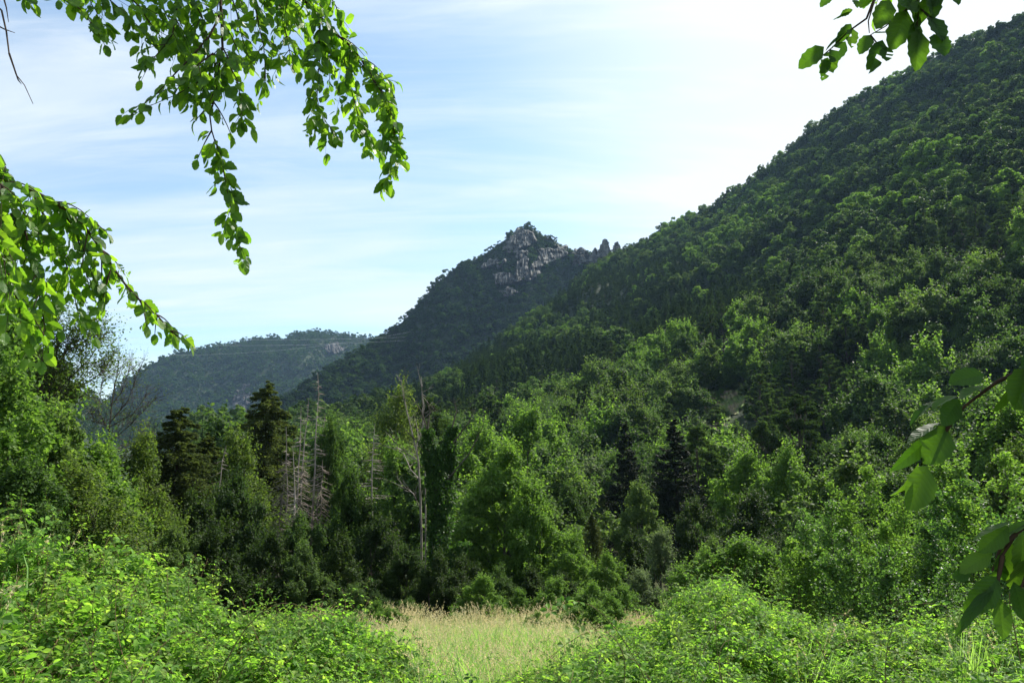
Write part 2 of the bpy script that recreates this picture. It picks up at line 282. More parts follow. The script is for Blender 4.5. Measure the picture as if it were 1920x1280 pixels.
# ================================================================== TREE SHAPES
def blob_leaves(mb, cen, rad, n, size, rg, m=0, flat=0.8, keep=0.75, aspect=0.62, rag=0.12, droop=0.0, sub=9, sprigs=0, up=0.75):
    """leaves over the outside of clumps, each clump made of smaller clumps, with loose sprigs breaking the outline"""
    cen = np.asarray(cen); rad = np.asarray(rad); mid = cen.mean(0)
    if sub:
        k = np.repeat(np.arange(len(cen)), sub); out = unit(cen[k]-mid)*0.5; d = unit(rg.normal(size=(len(k), 3))+out+np.array([0, 0, 0.3]))
        sc_ = cen[k]+d*(rad[k]*rg.uniform(0.55, 1.0, len(k)))[:, None]*np.array([1, 1, flat]); sr = rad[k]*rg.uniform(0.26, 0.52, len(k)); cen, rad = sc_, sr
    wgt = rad**2/np.sum(rad**2); k = rg.choice(len(cen), int(n*1.7), p=wgt)
    d = unit(rg.normal(size=(len(k), 3))+np.array([0, 0, 0.3])); rr = rad[k][:, None]*(1+rg.normal(size=(len(k), 1))*rag-np.abs(rg.normal(size=(len(k), 1)))*0.15)
    P = cen[k]+d*rr*np.array([1, 1, flat]); ok = np.ones(len(P), bool); sf = np.array([1, 1, flat], np.float32); c32 = (cen/sf).astype(np.float32)
    for s0 in range(0, len(P), 8000):
        q = (P[s0:s0+8000]/sf).astype(np.float32); D = np.sqrt(np.maximum(0, (q**2).sum(1)[:, None]+(c32**2).sum(1)[None]-2*q@c32.T))/rad[None]
        D[np.arange(len(q)), k[s0:s0+8000]] = 9; ok[s0:s0+8000] = D.min(1) > keep
    P = P[ok][:n]; d = d[ok][:n]
    Nn = unit(d*0.45+rg.normal(size=P.shape)*0.45+np.array([0, 0, up]))
    al = rg.normal(size=P.shape)+np.array([0, 0, -droop]); leaf_quads(mb, P, Nn, size, rg, aspect, m, al, fold=0.08)
    if sprigs:
        o_ = unit(cen-mid); sel = rg.choice(len(cen), sprigs); dd = unit(o_[sel]+rg.normal(size=(sprigs, 3))*0.45+np.array([0, 0, 0.7])); st = cen[sel]+dd*rad[sel][:, None]*0.8
        nl_ = 12; t = np.linspace(0, 1, nl_)[None, :, None]; Ls = rg.uniform(2.5, 6, (sprigs, 1, 1))*size; Q = (st[:, None]+dd[:, None]*t*Ls+rg.normal(size=(sprigs, nl_, 3))*size*0.42).reshape(-1, 3)
        leaf_quads(mb, Q, unit(rg.normal(size=Q.shape)*0.6+np.array([0, 0, .8])), size*0.9, rg, aspect, m, None, fold=0.08)
def crown_blobs(H, W, nb, rg, low=0.3, top=0.97, brad=(0.16, 0.30), shape=0.8):
    cen = []; rad = []; ax = rg.uniform(0, 6.28); ec = rg.uniform(0.05, 0.3); off = rg.uniform(-0.08, 0.08, 2)*W
    for i in range(nb):
        u = ((i+0.5)/nb)**0.9; z = low+(top-low)*u; prof = max(0.15, math.sin(min(1, (u*0.88+0.14))*PI)**shape)
        a = i*2.4+rg.uniform(-.7, .7); q = math.sqrt(rg.uniform(0.1, 1))*prof*W/2*0.78*(1+ec*math.cos(2*(a-ax)))*rg.uniform(0.8, 1.25)
        br = W*rg.uniform(*brad)*(0.55+0.45*prof); cen.append((math.cos(a)*q+off[0]*u, math.sin(a)*q+off[1]*u, z*H-br*0.6*u+rg.uniform(-.04, .04)*H)); rad.append(br)
    cen = np.array(cen); k = (cen[:, 2]+np.array(rad)*0.9).max(); cen[:, 2] -= max(0, k-H); return cen, np.array(rad)
def trunk_mb(H, r, cen, rg, lean=0.03, limbs=10, m=0, top=0.8):
    mb = MB(); n = 7; t = np.linspace(0, 1, n); ph = rg.uniform(0, 6.28)
    sx = lean*H*np.sin(t*2.2+ph)-lean*H*math.sin(ph); sy = lean*H*np.cos(t*1.9+ph)-lean*H*math.cos(ph)
    P = np.stack([sx, sy, t*H*top], 1); P[0, 2] = -0.5; mb.tube(P, r*(1-t*0.85)*np.where(t == 0, 1.3, 1), 7, m)
    k = rg.permutation(len(cen))[:limbs]
    for j in k:
        c = cen[j]; s = min(max(0.12, c[2]/(H*top)-0.28), 0.9); b = np.array([np.interp(s, t, P[:, i]) for i in range(3)])
        mid = b*0.5+c*0.5+np.array([0, 0, -0.03*H]); mb.tube([b, (b+mid)/2, mid, c, c+(c-mid)*0.4], r*np.array([0.42, 0.34, 0.25, 0.13, 0.03])*(1-s*0.5), 5, m)
        for q in range(3):
            e = c+unit(rg.normal(size=3)+np.array([0, 0, .4]))*H*0.08; mb.tube([mid*0.4+c*0.6, (c+e)/2, e], [r*0.1, r*0.06, r*0.02], 4, m)
    return mb
PR = {}
def proto_broad(key, mk, H, W, nb, nl, size, seed, low=0.22, rag=0.12, brad=(0.15, 0.27), keep=0.8, shape=0.8, bark='bark', tr=0.16, limbs=10, aspect=0.62, droop=0.0, top=0.8, sprigs=0, sub=9):
    rg = np.random.default_rng(seed); cen, rad = crown_blobs(H, W, nb, rg, low=low, brad=brad, shape=shape)
    mb = MB(); blob_leaves(mb, cen, rad, nl, size, rg, rag=rag, keep=keep, aspect=aspect, droop=droop, sprigs=sprigs, sub=sub)
    cr = mb.mesh('crown', [MT[mk]]); tk = trunk_mb(H, tr, cen, rg, limbs=limbs, top=top).mesh('trunk', [MT[bark]], True)
    PR.setdefault(key, []).append((cr, tk, H))
def proto_conifer(key, mk, H, Rb, nw, nbr, nl, size, seed, droop=0.35, top=1.0, irr=0.15, tr=0.16, shape=1.0, low=0.06, hang=0.07):
    rg = np.random.default_rng(seed); mb = MB(); PP = []; NN = []; AL = []; SZ = []
    tk = MB(); tk.tube([(0, 0, -0.5), (0.02*H*0.3, 0, H*0.5), (0, 0, H)], [tr, tr*0.6, 0.015], 6)
    tot = nw*nbr; per = max(3, nl//tot)
    for i in range(nw):
        u = (i+rg.uniform(-.3, .3))/nw; u = max(0, u); z = H*(low+(1-low)*u); L0 = Rb*(1-u)**shape+0.02*H*0.25
        for b in range(nbr):
            a = rg.uniform(0, 2*PI); Lb = L0*rg.uniform(1-irr*2, 1+irr); zz_ = z+rg.uniform(-1.3, 1.3)*H/nw
            t = np.sqrt(rg.uniform(0.03, 1, per)); dz = -droop*Lb*(t**1.0)+0.18*Lb*t**3
            wd = 0.22*Lb*(1-t*0.75); s = rg.normal(size=per)*0.6*wd
            x = math.cos(a)*t*Lb-math.sin(a)*s; y = math.sin(a)*t*Lb+math.cos(a)*s; zc = zz_+dz-np.abs(rg.normal(size=per))*hang*Lb-np.abs(s)*0.3
            PP.append(np.stack([x, y, zc], 1)); AL.append(np.stack([math.cos(a)+0*t-math.sin(a)*s/wd*0.8, math.sin(a)+0*t+math.cos(a)*s/wd*0.8, -droop-0.5*rg.random(per)], 1))
            if i % 2 == 0 and b % 2 == 0 and Lb > 0.3: tk.tube([(0, 0, zz_), (math.cos(a)*Lb*.5, math.sin(a)*Lb*.5, zz_-droop*Lb*.5), (math.cos(a)*Lb*.9, math.sin(a)*Lb*.9, zz_-droop*Lb*.75)], [tr*0.2, tr*0.12, tr*0.04], 4)
    P = np.concatenate(PP); A = unit(np.concatenate(AL)); Nn = unit(rg.normal(size=P.shape)*0.7+np.array([0, 0, 1.0]))
    leaf_quads(mb, P, Nn, size, rg, 0.38, 0, A, fold=-0.1)
    PR.setdefault(key, []).append((mb.mesh('crown', [MT[mk]]), tk.mesh('trunk', [MT['conbark']], True), H))
def proto_pine(key, mk, H, W, nb, nl, size, seed, low=0.35, tr=0.17):
    rg = np.random.default_rng(seed); cen = []; rad = []
    for i in range(nb):
        u = (i+rg.random())/nb; a = i*2.4+rg.uniform(-.6, .6); q = W/2*(1-u)**0.6*rg.uniform(0.25, 1.0); br = W*rg.uniform(0.10, 0.19)*(1.1-0.5*u)
        cen.append((math.cos(a)*q, math.sin(a)*q, H*(low+(0.97-low)*u)-0.05*q)); rad.append(br)
    cen = np.array(cen); rad = np.array(rad); mb = MB()
    blob_leaves(mb, cen, rad, nl, size, rg, flat=0.5, rag=0.25, keep=0.5, aspect=0.3, droop=-0.6, sub=5, up=0.5)
    tk = trunk_mb(H, tr, cen, rg, lean=0.02, limbs=nb, top=0.95); PR.setdefault(key, []).append((mb.mesh('crown', [MT[mk]]), tk.mesh('trunk', [MT['bark']], True), H))
# near (40-80 m), mid (80-260 m), far
for s in range(5): proto_broad('broad_near', 'broad', 12, 8.8, 30, 42000, 0.23, 100+s, low=0.08, rag=0.07, sprigs=520, sub=10, brad=(.10, .21))
for s in range(4): proto_broad('bright_near', 'bright', 10, 8, 28, 38000, 0.21, 110+s, low=0.06, rag=0.07, sprigs=520, sub=10, brad=(.10, .21))
proto_broad('olive_near', 'olive', 11, 6.5, 26, 26000, 0.18, 120, low=0.1, rag=0.5, keep=0.5, sprigs=400)
proto_broad('olive_near', 'olive', 11, 6.5, 24, 20000, 0.18, 121, low=0.12, rag=0.6, keep=0.5, sprigs=500)
for s in range(3): proto_broad('shade_near', 'darkleaf', 9, 8, 26, 26000, 0.22, 125+s, low=0.05, rag=0.1, sprigs=500, brad=(.10, .21))
for s in range(2): proto_broad('willow_near', 'silver', 7, 4.6, 24, 24000, 0.14, 130+s, low=0.06, rag=0.1, shape=0.6, sprigs=500, brad=(.10, .2))
for s in range(6): proto_broad('broad_mid', 'broad', 11, 9.5, 15, 10000, 0.40, 200+s, low=0.15, rag=0.07, sprigs=90, sub=9, brad=(.13, .25))
for s in range(3): proto_broad('bright_mid', 'bright', 9, 7.5, 14, 8500, 0.36, 211+s, low=0.12, rag=.07, sprigs=90, brad=(.13, .25))
proto_broad('silver_mid', 'silver', 11, 6, 14, 8000, 0.32, 215, low=0.15, shape=0.6, sprigs=80); proto_broad('silver_mid', 'silver', 12, 5, 14, 8000, 0.32, 216, low=0.15, shape=0.6, sprigs=80)
for s in range(3): proto_conifer('spruce_near', 'nearspruce', 16, 4.4, 60, 9, 70000, 0.22, 300+s, shape=0.68, irr=.36, droop=.5, hang=.12)
for s in range(2): proto_conifer('fir_near', 'darkfir', 15, 4.8, 34, 9, 34000, 0.32, 305+s, droop=0.12, shape=0.85)
for s in range(4): proto_conifer('spruce_mid', 'spruce', 14, 3.9, 24, 8, 9000, 0.50, 310+s, irr=0.25, shape=0.85, droop=0.22)
for s in range(4): proto_pine('pine_mid', 'pine', 13, 7.5, 24, 9000, 0.46, 320+s)
for s in range(3): proto_pine('pine_near', 'pine', 13, 8, 34, 34000, 0.28, 330+s)
for s in range(5): proto_broad('broad_far', 'broad', 10, 9.5, 11, 3600, 0.6, 400+s, low=0.2, rag=0.1, sub=7)
for s in range(2): proto_broad('bright_far', 'bright', 9, 8.5, 11, 3400, 0.55, 440+s, low=0.15, rag=0.08, sub=7)
for s in range(4): proto_broad('broad_vfar', 'far', 10, 10, 7, 1300, 0.95, 410+s, low=0.2, rag=0.1, sub=5)
for s in range(3): proto_broad('broad_xfar', 'far', 10, 11, 5, 330, 1.9, 420+s, low=0.2, rag=0.1, sub=3)
for s in range(3): proto_conifer('spruce_far', 'spruce', 13, 3.8, 14, 7, 2000, 0.85, 430+s, shape=0.85)

def place(name, key, i, x, y, z, h, rz, label, cat, group=None, wide=1.0, parts=True):
    cr, tk, H = PR[key][i % len(PR[key])]; s = h/H
    e = ob(name, None, loc=(x, y, z), rz=rz, sc=(s*wide, s*wide, s)); e.empty_display_size = 0.5
    tag(e, label, cat, group); ob('trunk', tk, e); ob('crown', cr, e); return e
def put(name, key, i, px, top, r, label, cat, wide=1.0, group=None, dz=0.0, rz=None, foot=None):
    """a tree whose top is seen at that pixel, standing on the ground at distance r"""
    p = at(px, top, r); g = float(Hz(p.x, p.y))-0.1+dz; h = p.z-g
    return place(name, key, i, p.x, p.y, g, h, (i*1.7+px*0.013) if rz is None else rz, label, cat, group, wide)

# ================================================================== SCATTER (for what nobody could count)
def scatter(name, P, E, sc, idx, protos, label=None, cat=None, kind='stuff'):
    """one object: copies of the prototype meshes standing on points"""
    col = bpy.data.collections.new(name+'_kinds'); 
    for k, me in enumerate(protos):
        o = bpy.data.objects.new('%s_%02d' % (name, k), me); col.objects.link(o)
    P = np.asarray(P, np.float32); n = len(P); me = bpy.data.meshes.new(name); me.vertices.add(n); me.vertices.foreach_set('co', P.ravel())
    a = me.attributes.new('rot', 'FLOAT_VECTOR', 'POINT'); a.data.foreach_set('vector', np.asarray(E, np.float32).ravel())
    a = me.attributes.new('scl', 'FLOAT_VECTOR', 'POINT'); sc = np.asarray(sc, np.float32); sc = np.repeat(sc[:, None], 3, 1) if sc.ndim == 1 else sc
    a.data.foreach_set('vector', sc.ravel())
    a = me.attributes.new('idx', 'INT', 'POINT'); a.data.foreach_set('value', np.asarray(idx, np.int32))
    o = ob(name, me); g = bpy.data.node_groups.new(name, 'GeometryNodeTree')
    g.interface.new_socket('Geometry', in_out='INPUT', socket_type='NodeSocketGeometry'); g.interface.new_socket('Geometry', in_out='OUTPUT', socket_type='NodeSocketGeometry')
    gi = g.nodes.new('NodeGroupInput'); go = g.nodes.new('NodeGroupOutput'); ip = g.nodes.new('GeometryNodeInstanceOnPoints')
    ci = g.nodes.new('GeometryNodeCollectionInfo'); ci.inputs['Collection'].default_value = col; ci.inputs['Separate Children'].default_value = True; ci.inputs['Reset Children'].default_value = True
    def na(nm, t): q = g.nodes.new('GeometryNodeInputNamedAttribute'); q.data_type = t; q.inputs['Name'].default_value = nm; return q.outputs['Attribute']
    e2 = g.nodes.new('FunctionNodeEulerToRotation')
    L(g, na('rot', 'FLOAT_VECTOR'), e2.inputs[0]); L(g, e2.outputs[0], ip.inputs['Rotation']); L(g, na('scl', 'FLOAT_VECTOR'), ip.inputs['Scale'])
    L(g, na('idx', 'INT'), ip.inputs['Instance Index']); ip.inputs['Pick Instance'].default_value = True
    L(g, gi.outputs[0], ip.inputs['Points']); L(g, ci.outputs[0], ip.inputs['Instance']); L(g, ip.outputs[0], go.inputs[0])
    md = o.modifiers.new('scatter', 'NODES'); md.node_group = g
    return tag(o, label, cat, kind=kind)

# ================================================================== HILLSIDE WOOD
def inpoly(px, py, poly):
    px = np.asarray(px); py = np.asarray(py); c = np.zeros(px.shape, bool); n = len(poly)
    for i in range(n):
        x1, y1 = poly[i]; x2, y2 = poly[(i+1) % n]
        c ^= ((y1 > py) != (y2 > py)) & (px < (x2-x1)*(py-y1)/(y2-y1+1e-9)+x1)
    return c
CONIF = [[(1080, 620), (1180, 560), (1330, 520), (1480, 560), (1450, 640), (1330, 640), (1180, 650)], [(840, 690), (930, 640), (1120, 650), (1180, 680), (1110, 720), (900, 760)],
         [(1230, 830), (1380, 740), (1560, 690), (1620, 780), (1560, 850), (1380, 900)], [(660, 800), (760, 730), (880, 750), (960, 760), (900, 830), (760, 830)], [(1650, 500), (1760, 430), (1920, 400), (1920, 480), (1800, 520)],
         [(1480, 640), (1560, 600), (1640, 660), (1600, 720)], [(960, 560), (1100, 520), (1280, 480), (1330, 510), (1200, 560), (1060, 600)]]
CLEAR = [[(1262, 845), (1300, 775), (1335, 735), (1395, 702), (1440, 700), (1420, 735), (1360, 800), (1300, 860)]]
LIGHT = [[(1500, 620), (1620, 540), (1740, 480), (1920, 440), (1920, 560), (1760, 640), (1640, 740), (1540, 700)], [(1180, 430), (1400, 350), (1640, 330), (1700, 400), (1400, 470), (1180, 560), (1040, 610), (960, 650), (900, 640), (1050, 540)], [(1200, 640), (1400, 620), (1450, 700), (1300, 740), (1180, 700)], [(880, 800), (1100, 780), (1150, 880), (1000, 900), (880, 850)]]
def jitter(a0, a1, r0, r1, cell, rg):
    X, Y = np.meshgrid(np.arange(math.sin(a0)*r1, math.sin(a1)*r1+cell, cell), np.arange(r0*0.6, r1, cell)); X = X+((np.arange(X.shape[0])[:, None]) % 2)*cell/2
    x = X.ravel()+rg.uniform(-.38, .38, X.size)*cell; y = Y.ravel()+rg.uniform(-.38, .38, X.size)*cell
    a = np.arctan2(x, y); r = np.hypot(x, y); k = (a > a0) & (a < a1) & (r > r0) & (r < r1); return x[k], y[k]
rg = np.random.default_rng(11)
x1, y1 = jitter(R(-23), R(41), 62, 250, 6.9, rg); x2, y2 = jitter(R(-23), R(41), 250, 450, 7.8, rg); x3, y3 = jitter(R(-23), R(41), 450, 830, 6.9, rg)
x = np.concatenate([x1, x2, x3]); y = np.concatenate([y1, y2, y3]); r = np.hypot(x, y); az = np.arctan2(x, y); r0, r1_, te = side.ends(az)
k = r < r1_*1.02; x, y, r, az = x[k], y[k], r[k], az[k]; z = Hz(x, y)-2.2*sstep(200, 420, r)
px, py = proj(x, y, z+4)
con = np.zeros(len(x), bool)
for p in CONIF: con |= inpoly(px, py, p)
con ^= rg.random(len(x)) < np.where(con, 0.10, 0.05)
clr = np.zeros(len(x), bool)
for p in CLEAR: clr |= inpoly(px, py, p)
_, tpy = proj(x, y, z+13); hid = ((np.abs(px-1218) < 125) & (r < 112) & (tpy < 925)) | ((np.abs(px-1465) < 85) & (r < 118) & (tpy < 850)) | ((np.abs(px-1330) < 90) & (r > 118) & (r < 200) & (tpy < 760) & (py > 720))
k = ~clr & ~hid; x, y, z, r, px, py, con, az = (v[k] for v in (x, y, z, r, px, py, con, az))
h = np.where(con, rg.uniform(11, 17, len(x)), 7.5+8*rg.random(len(x))**1.5)*np.where(r < 100, 0.8, 1.0)*(1-.18*sstep(350, 550, r))
inframe = (px > -60) & (px < 1980) & (py < 1060)
h = np.where((rg.random(len(x)) < .09) & ~con, h*1.3, h); tone = vnoise(x/38+5, y/38)+rg.uniform(-.3, .3, len(x))
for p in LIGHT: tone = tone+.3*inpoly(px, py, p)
order = np.argsort(r); nb_ = nc_ = 0; HT = []; rest = []
for i in order:
    lim = inframe[i] and r[i] > 66
    if con[i] and lim and nc_ < 215: nc_ += 1; HT.append(i)
    elif not con[i] and lim and nb_ < 225: nb_ += 1; HT.append(i)
    else: rest.append(i)
ZONES = [('lone dark spruce', 1172, 880), ('dead spruces', 595, 800), ('pale dead birch', 765, 780), ('earth clearing', 1320, 760), ('ivy covered trunks', 825, 880), ('rocky peak', 990, 520),
         ('rock pinnacles', 1130, 500), ('top right leaf spray', 1650, 200), ('right leaf spray', 1800, 800), ('bright meadow shrub', 1380, 1000), ('hilltop skyline', 1500, 330), ('tall leaning pine', 1495, 790),
         ('big meadow-edge tree', 940, 860), ('silver willow', 1235, 1000)]
def place_words(px, py):
    d = sorted(((math.hypot(px-zx, py-zy), nm, zx, zy) for nm, zx, zy in ZONES)); D, nm, zx, zy = d[0]; dx, dy = px-zx, py-zy
    if abs(dx) > abs(dy)*2: w_ = 'right of' if dx > 0 else 'left of'
    elif abs(dy) > abs(dx)*2: w_ = 'below' if dy > 0 else 'above'
    else: w_ = ('below and ' if dy > 0 else 'above and ')+('right of' if dx > 0 else 'left of')
    if D > 170: w_ = 'far '+w_ if not w_.startswith(('below', 'above')) else 'well '+w_
    return w_+' the '+nm
ORD = ['', 'second ', 'third ', 'fourth ', 'fifth ', 'sixth ', 'seventh ', 'eighth ', 'ninth ', 'tenth ', 'eleventh ', 'twelfth ', 'thirteenth ', 'fourteenth ', 'fifteenth ']
rows = []
for i in HT:
    if con[i]:
        pine = tone[i] > 0.55 or py[i] > 780 and tone[i] > 0.4
        key = 'pine_mid' if pine else 'spruce_mid'; look = ('flat topped dark pine' if pine else 'narrow dark spruce') if h[i] < 14 else ('tall open pine' if pine else 'tall pointed spruce'); nm = 'pine_tree' if pine else 'spruce_tree'; cat = 'conifer'
    else:
        nm = 'broadleaf_tree'; cat = 'tree'
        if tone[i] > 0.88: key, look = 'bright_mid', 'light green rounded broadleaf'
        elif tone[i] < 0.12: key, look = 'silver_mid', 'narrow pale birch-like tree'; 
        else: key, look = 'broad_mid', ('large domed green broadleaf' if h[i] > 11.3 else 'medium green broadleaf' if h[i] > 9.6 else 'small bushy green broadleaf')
    rows.append([i, key, nm, look, cat, place_words(px[i], py[i])])
same = {}
for q in rows: same.setdefault((q[3], q[5]), []).append(q)
rows_l = {}
for (look, pl), qs in same.items():
    qs.sort(key=lambda q: px[q[0]])
    for n_, q in enumerate(qs):
        rows_l[q[0]] = f'{look} {pl}' if len(qs) == 1 else (f'leftmost {look} {pl}' if n_ == 0 else f'rightmost {look} {pl}' if n_ == len(qs)-1 else f'{look} {pl}, {ORD[n_]}from left' if n_ < len(ORD) else f'{look} {pl}, one of the rightmost')
for i, key, nm, look, cat, pl in rows:
    rows_l[i] = rows_l[i].replace('below and ', 'below, ').replace('above and ', 'above, ') if len(rows_l[i].split()) > 16 else rows_l[i]; place(nm, key, int(i), x[i], y[i], z[i], h[i], float(rg.uniform(0, 6.28)), rows_l[i], cat, 'conifers on the hillside' if con[i] else 'broadleaf trees on the hillside')
rest = np.array(rest); FK = [PR[k2][j][0] for k2 in ('broad_mid', 'broad_far', 'broad_vfar', 'spruce_mid', 'spruce_far', 'bright_mid', 'bright_far') for j in range(len(PR[k2]))]
FH = np.array([PR[k2][j][2] for k2 in ('broad_mid', 'broad_far', 'broad_vfar', 'spruce_mid', 'spruce_far', 'bright_mid', 'bright_far') for j in range(len(PR[k2]))]); OFF = {}; c_ = 0
for k2 in ('broad_mid', 'broad_far', 'broad_vfar', 'spruce_mid', 'spruce_far', 'bright_mid', 'bright_far'): OFF[k2] = (c_, len(PR[k2])); c_ += len(PR[k2])
idx = np.zeros(len(rest), int)
for n_, i in enumerate(rest):
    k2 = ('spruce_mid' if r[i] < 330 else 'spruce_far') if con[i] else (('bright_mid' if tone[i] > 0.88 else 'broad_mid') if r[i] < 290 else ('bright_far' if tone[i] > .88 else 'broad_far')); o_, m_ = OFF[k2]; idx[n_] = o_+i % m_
E = np.stack([rg.normal(0, .04, len(rest)), rg.normal(0, .04, len(rest)), rg.uniform(0, 6.28, len(rest))], 1); s_ = h[rest]/FH[idx]
scatter('hillside_wood', np.stack([x, y, z], 1)[rest], E, s_, idx, FK, 'dense broadleaf and conifer wood covering the steep slope on the right up to its skyline', 'wood')
print('hill trees', len(HT), len(rest))
# ---- wood on the rocky hill
CLIFF = [[(945, 470), (950, 450), (972, 433), (1000, 431), (1006, 455), (985, 463), (965, 473)], [(962, 473), (988, 468), (990, 500), (985, 526), (962, 531), (968, 500)], [(923, 508), (940, 511), (962, 517), (966, 533), (930, 533)],
         [(1009, 466), (1063, 462), (1060, 478), (1035, 490), (1015, 502), (1005, 524), (982, 528), (995, 500), (1008, 488)], [(898, 502), (914, 488), (934, 480), (938, 488), (918, 498), (906, 508)], [(935, 546), (952, 538), (966, 541), (970, 549), (950, 556)], [(928, 494), (946, 488), (952, 496), (934, 501)], [(1070, 470), (1096, 467), (1094, 478), (1074, 479)]]
CL_HOLES = []
pkx, pky = jitter(R(-21), R(14), 640, 1150, 7.6, rg); ra_ = np.hypot(pkx, pky); _, rr1, _ = peak.ends(np.arctan2(pkx, pky)); kk = ra_ < rr1*1.01; pkx, pky = pkx[kk], pky[kk]; pkz = peak.z(pkx, pky)
qx, qy = proj(pkx, pky, pkz+3); bad = np.zeros(len(pkx), bool)
for p in CLIFF: bad |= inpoly(qx, qy, p)
for p in CL_HOLES: bad &= ~(inpoly(qx, qy, p))
kk = ~bad | (rg.random(len(pkx)) < 0.10); pkx, pky, pkz = pkx[kk], pky[kk], pkz[kk]; n_ = len(pkx)
V3 = [PR['broad_vfar'][j][0] for j in range(4)]
scatter('rocky_hill_wood', np.stack([pkx, pky, pkz-3.4], 1), np.stack([0*pkx, 0*pkx, rg.uniform(0, 6.28, n_)], 1), (0.7+.8*rg.random(n_)**1.4)[:, None]*np.array([[1.25, 1.25, 1]]), rg.integers(0, 4, n_), V3, 'dark wood cloaking the rocky hill in the centre', 'wood')
# ---- far hill and the ridge at the left
fx, fy = jitter(R(-38), R(-5), 1450, 2440, 12.5, rg); ra_ = np.hypot(fx, fy); _, rr1, _ = farh.ends(np.arctan2(fx, fy)); kk = ra_ < rr1*1.005; fx, fy = fx[kk], fy[kk]; fz = farh.z(fx, fy)
qx, qy = proj(fx, fy, fz+3); FCL = [[(430, 770), (440, 735), (462, 718), (470, 740), (458, 775)], [(606, 655), (614, 645), (634, 642), (648, 655), (640, 662), (620, 666)]]
bad = np.zeros(len(fx), bool)
for p in FCL: bad |= inpoly(qx, qy, p)
kk = ~bad | (rg.random(len(fx)) < 0.25); fx, fy, fz = fx[kk], fy[kk], fz[kk]; n_ = len(fx); V2 = [PR['broad_xfar'][j][0] for j in range(2)]
scatter('distant_hill_wood', np.stack([fx, fy, fz-6], 1), np.stack([0*fx, 0*fx, rg.uniform(0, 6.28, n_)], 1), 0.9+1.7*rg.random(n_)**1.6, np.arange(n_) % 2, V2, 'hazy blue-green wood on the far hill at the left', 'wood')
lx, ly = jitter(R(-50), R(-22), 500, 1440, 11, rg); ra_ = np.hypot(lx, ly); _, rr1, _ = leftr.ends(np.arctan2(lx, ly)); kk = ra_ < rr1; lx, ly = lx[kk], ly[kk]; lz = leftr.z(lx, ly); n_ = len(lx)
scatter('valley_wood', np.stack([lx, ly, lz-1], 1), np.stack([0*lx, 0*lx, rg.uniform(0, 6.28, n_)], 1), rg.uniform(0.8, 1.4, n_), rg.integers(0, 4, n_), V3, 'wood on the low ridge coming in from the left of the valley', 'wood')
# valley floor between the near trees and the hills on the left
vx, vy = jitter(R(-38), R(-2), 150, 760, 9.5, rg); vz = Gz(vx, vy); kk = ~(sidemask(vx, vy) & (side.z(vx, vy) > vz)); vx, vy, vz = vx[kk], vy[kk], vz[kk]; n_ = len(vx)
FB = [PR['broad_far'][j][0] for j in range(4)]
scatter('valley_floor_wood', np.stack([vx, vy, vz-1], 1), np.stack([0*vx, 0*vx, rg.uniform(0, 6.28, n_)], 1), rg.uniform(0.9, 1.3, n_), np.arange(n_) % 4, FB, 'green wood filling the valley floor below the distant hill', 'wood')
print('peak', len(pkx), 'far', len(fx), 'left', len(lx), 'valley', len(vx))

# ---- bare rock
def find_r(H, az, te):              # where a sight line first meets the slope
    rs = np.linspace(0, 1, 160)[None]; r0, r1, _ = H.ends(az); rr = r0[:, None]+(r1-r0)[:, None]*rs*1.05
    zz_ = H.z(np.sin(az)[:, None]*rr, np.cos(az)[:, None]*rr); hit = zz_ > te[:, None]*rr; j = np.where(hit.any(1), hit.argmax(1), 159); return rr[np.arange(len(az)), j]
def crag(name, H, polys, holes, box, nx, ny, amp, fr, m, out=14):
    X, Y = np.meshgrid(np.linspace(box[0], box[2], nx), np.linspace(box[1], box[3], ny), indexing='ij'); a, t = az_te(X.ravel(), Y.ravel()); r_ = find_r(H, a, t)
    e = np.zeros(X.size); jx = X.ravel()+fbm(X.ravel()/9, Y.ravel()/9, 3)*9; jy = Y.ravel()+fbm(X.ravel()/9+40, Y.ravel()/9, 3)*9
    for p in polys: e = np.maximum(e, inpoly(jx, jy, p))
    for p in holes: e = np.where(inpoly(jx, jy, p), 0, e)
    e2 = e.reshape(nx, ny); 
    for _ in range(2): e2 = (e2+np.roll(e2, 1, 0)+np.roll(e2, -1, 0)+np.roll(e2, 1, 1)+np.roll(e2, -1, 1))/5
    rel = np.abs(fbm(X.ravel()/fr, Y.ravel()/(fr*3.2), 5))*1.8-0.5+0.6*fbm(X.ravel()/(fr*2.5), Y.ravel()/(fr*1.2)+30, 4)
    r_ = r_-e2.ravel()*(out+rel*amp)+(1-e2.ravel())*amp*0.9
    x = np.sin(a)*r_; y = np.cos(a)*r_; z = t*r_; i = np.arange(nx-1)[:, None]*ny+np.arange(ny-1)[None]; q = np.stack([i, i+ny, i+ny+1, i+1], -1).reshape(-1, 4)
    ev = e2.ravel(); q = q[ev[q].max(1) > 0.02]
    return ob(name, make_mesh(name, np.stack([x, y, z], 1), q, [m], False))
tag(crag('cliff', peak, CLIFF, CL_HOLES, (880, 415, 1110, 575), 300, 220, 11, 5, MT['rock'], out=16), kind='structure')
tag(crag('cliff', farh, FCL, [], (420, 630, 665, 785), 240, 150, 22, 6, MT['farrock'], out=25), kind='structure')
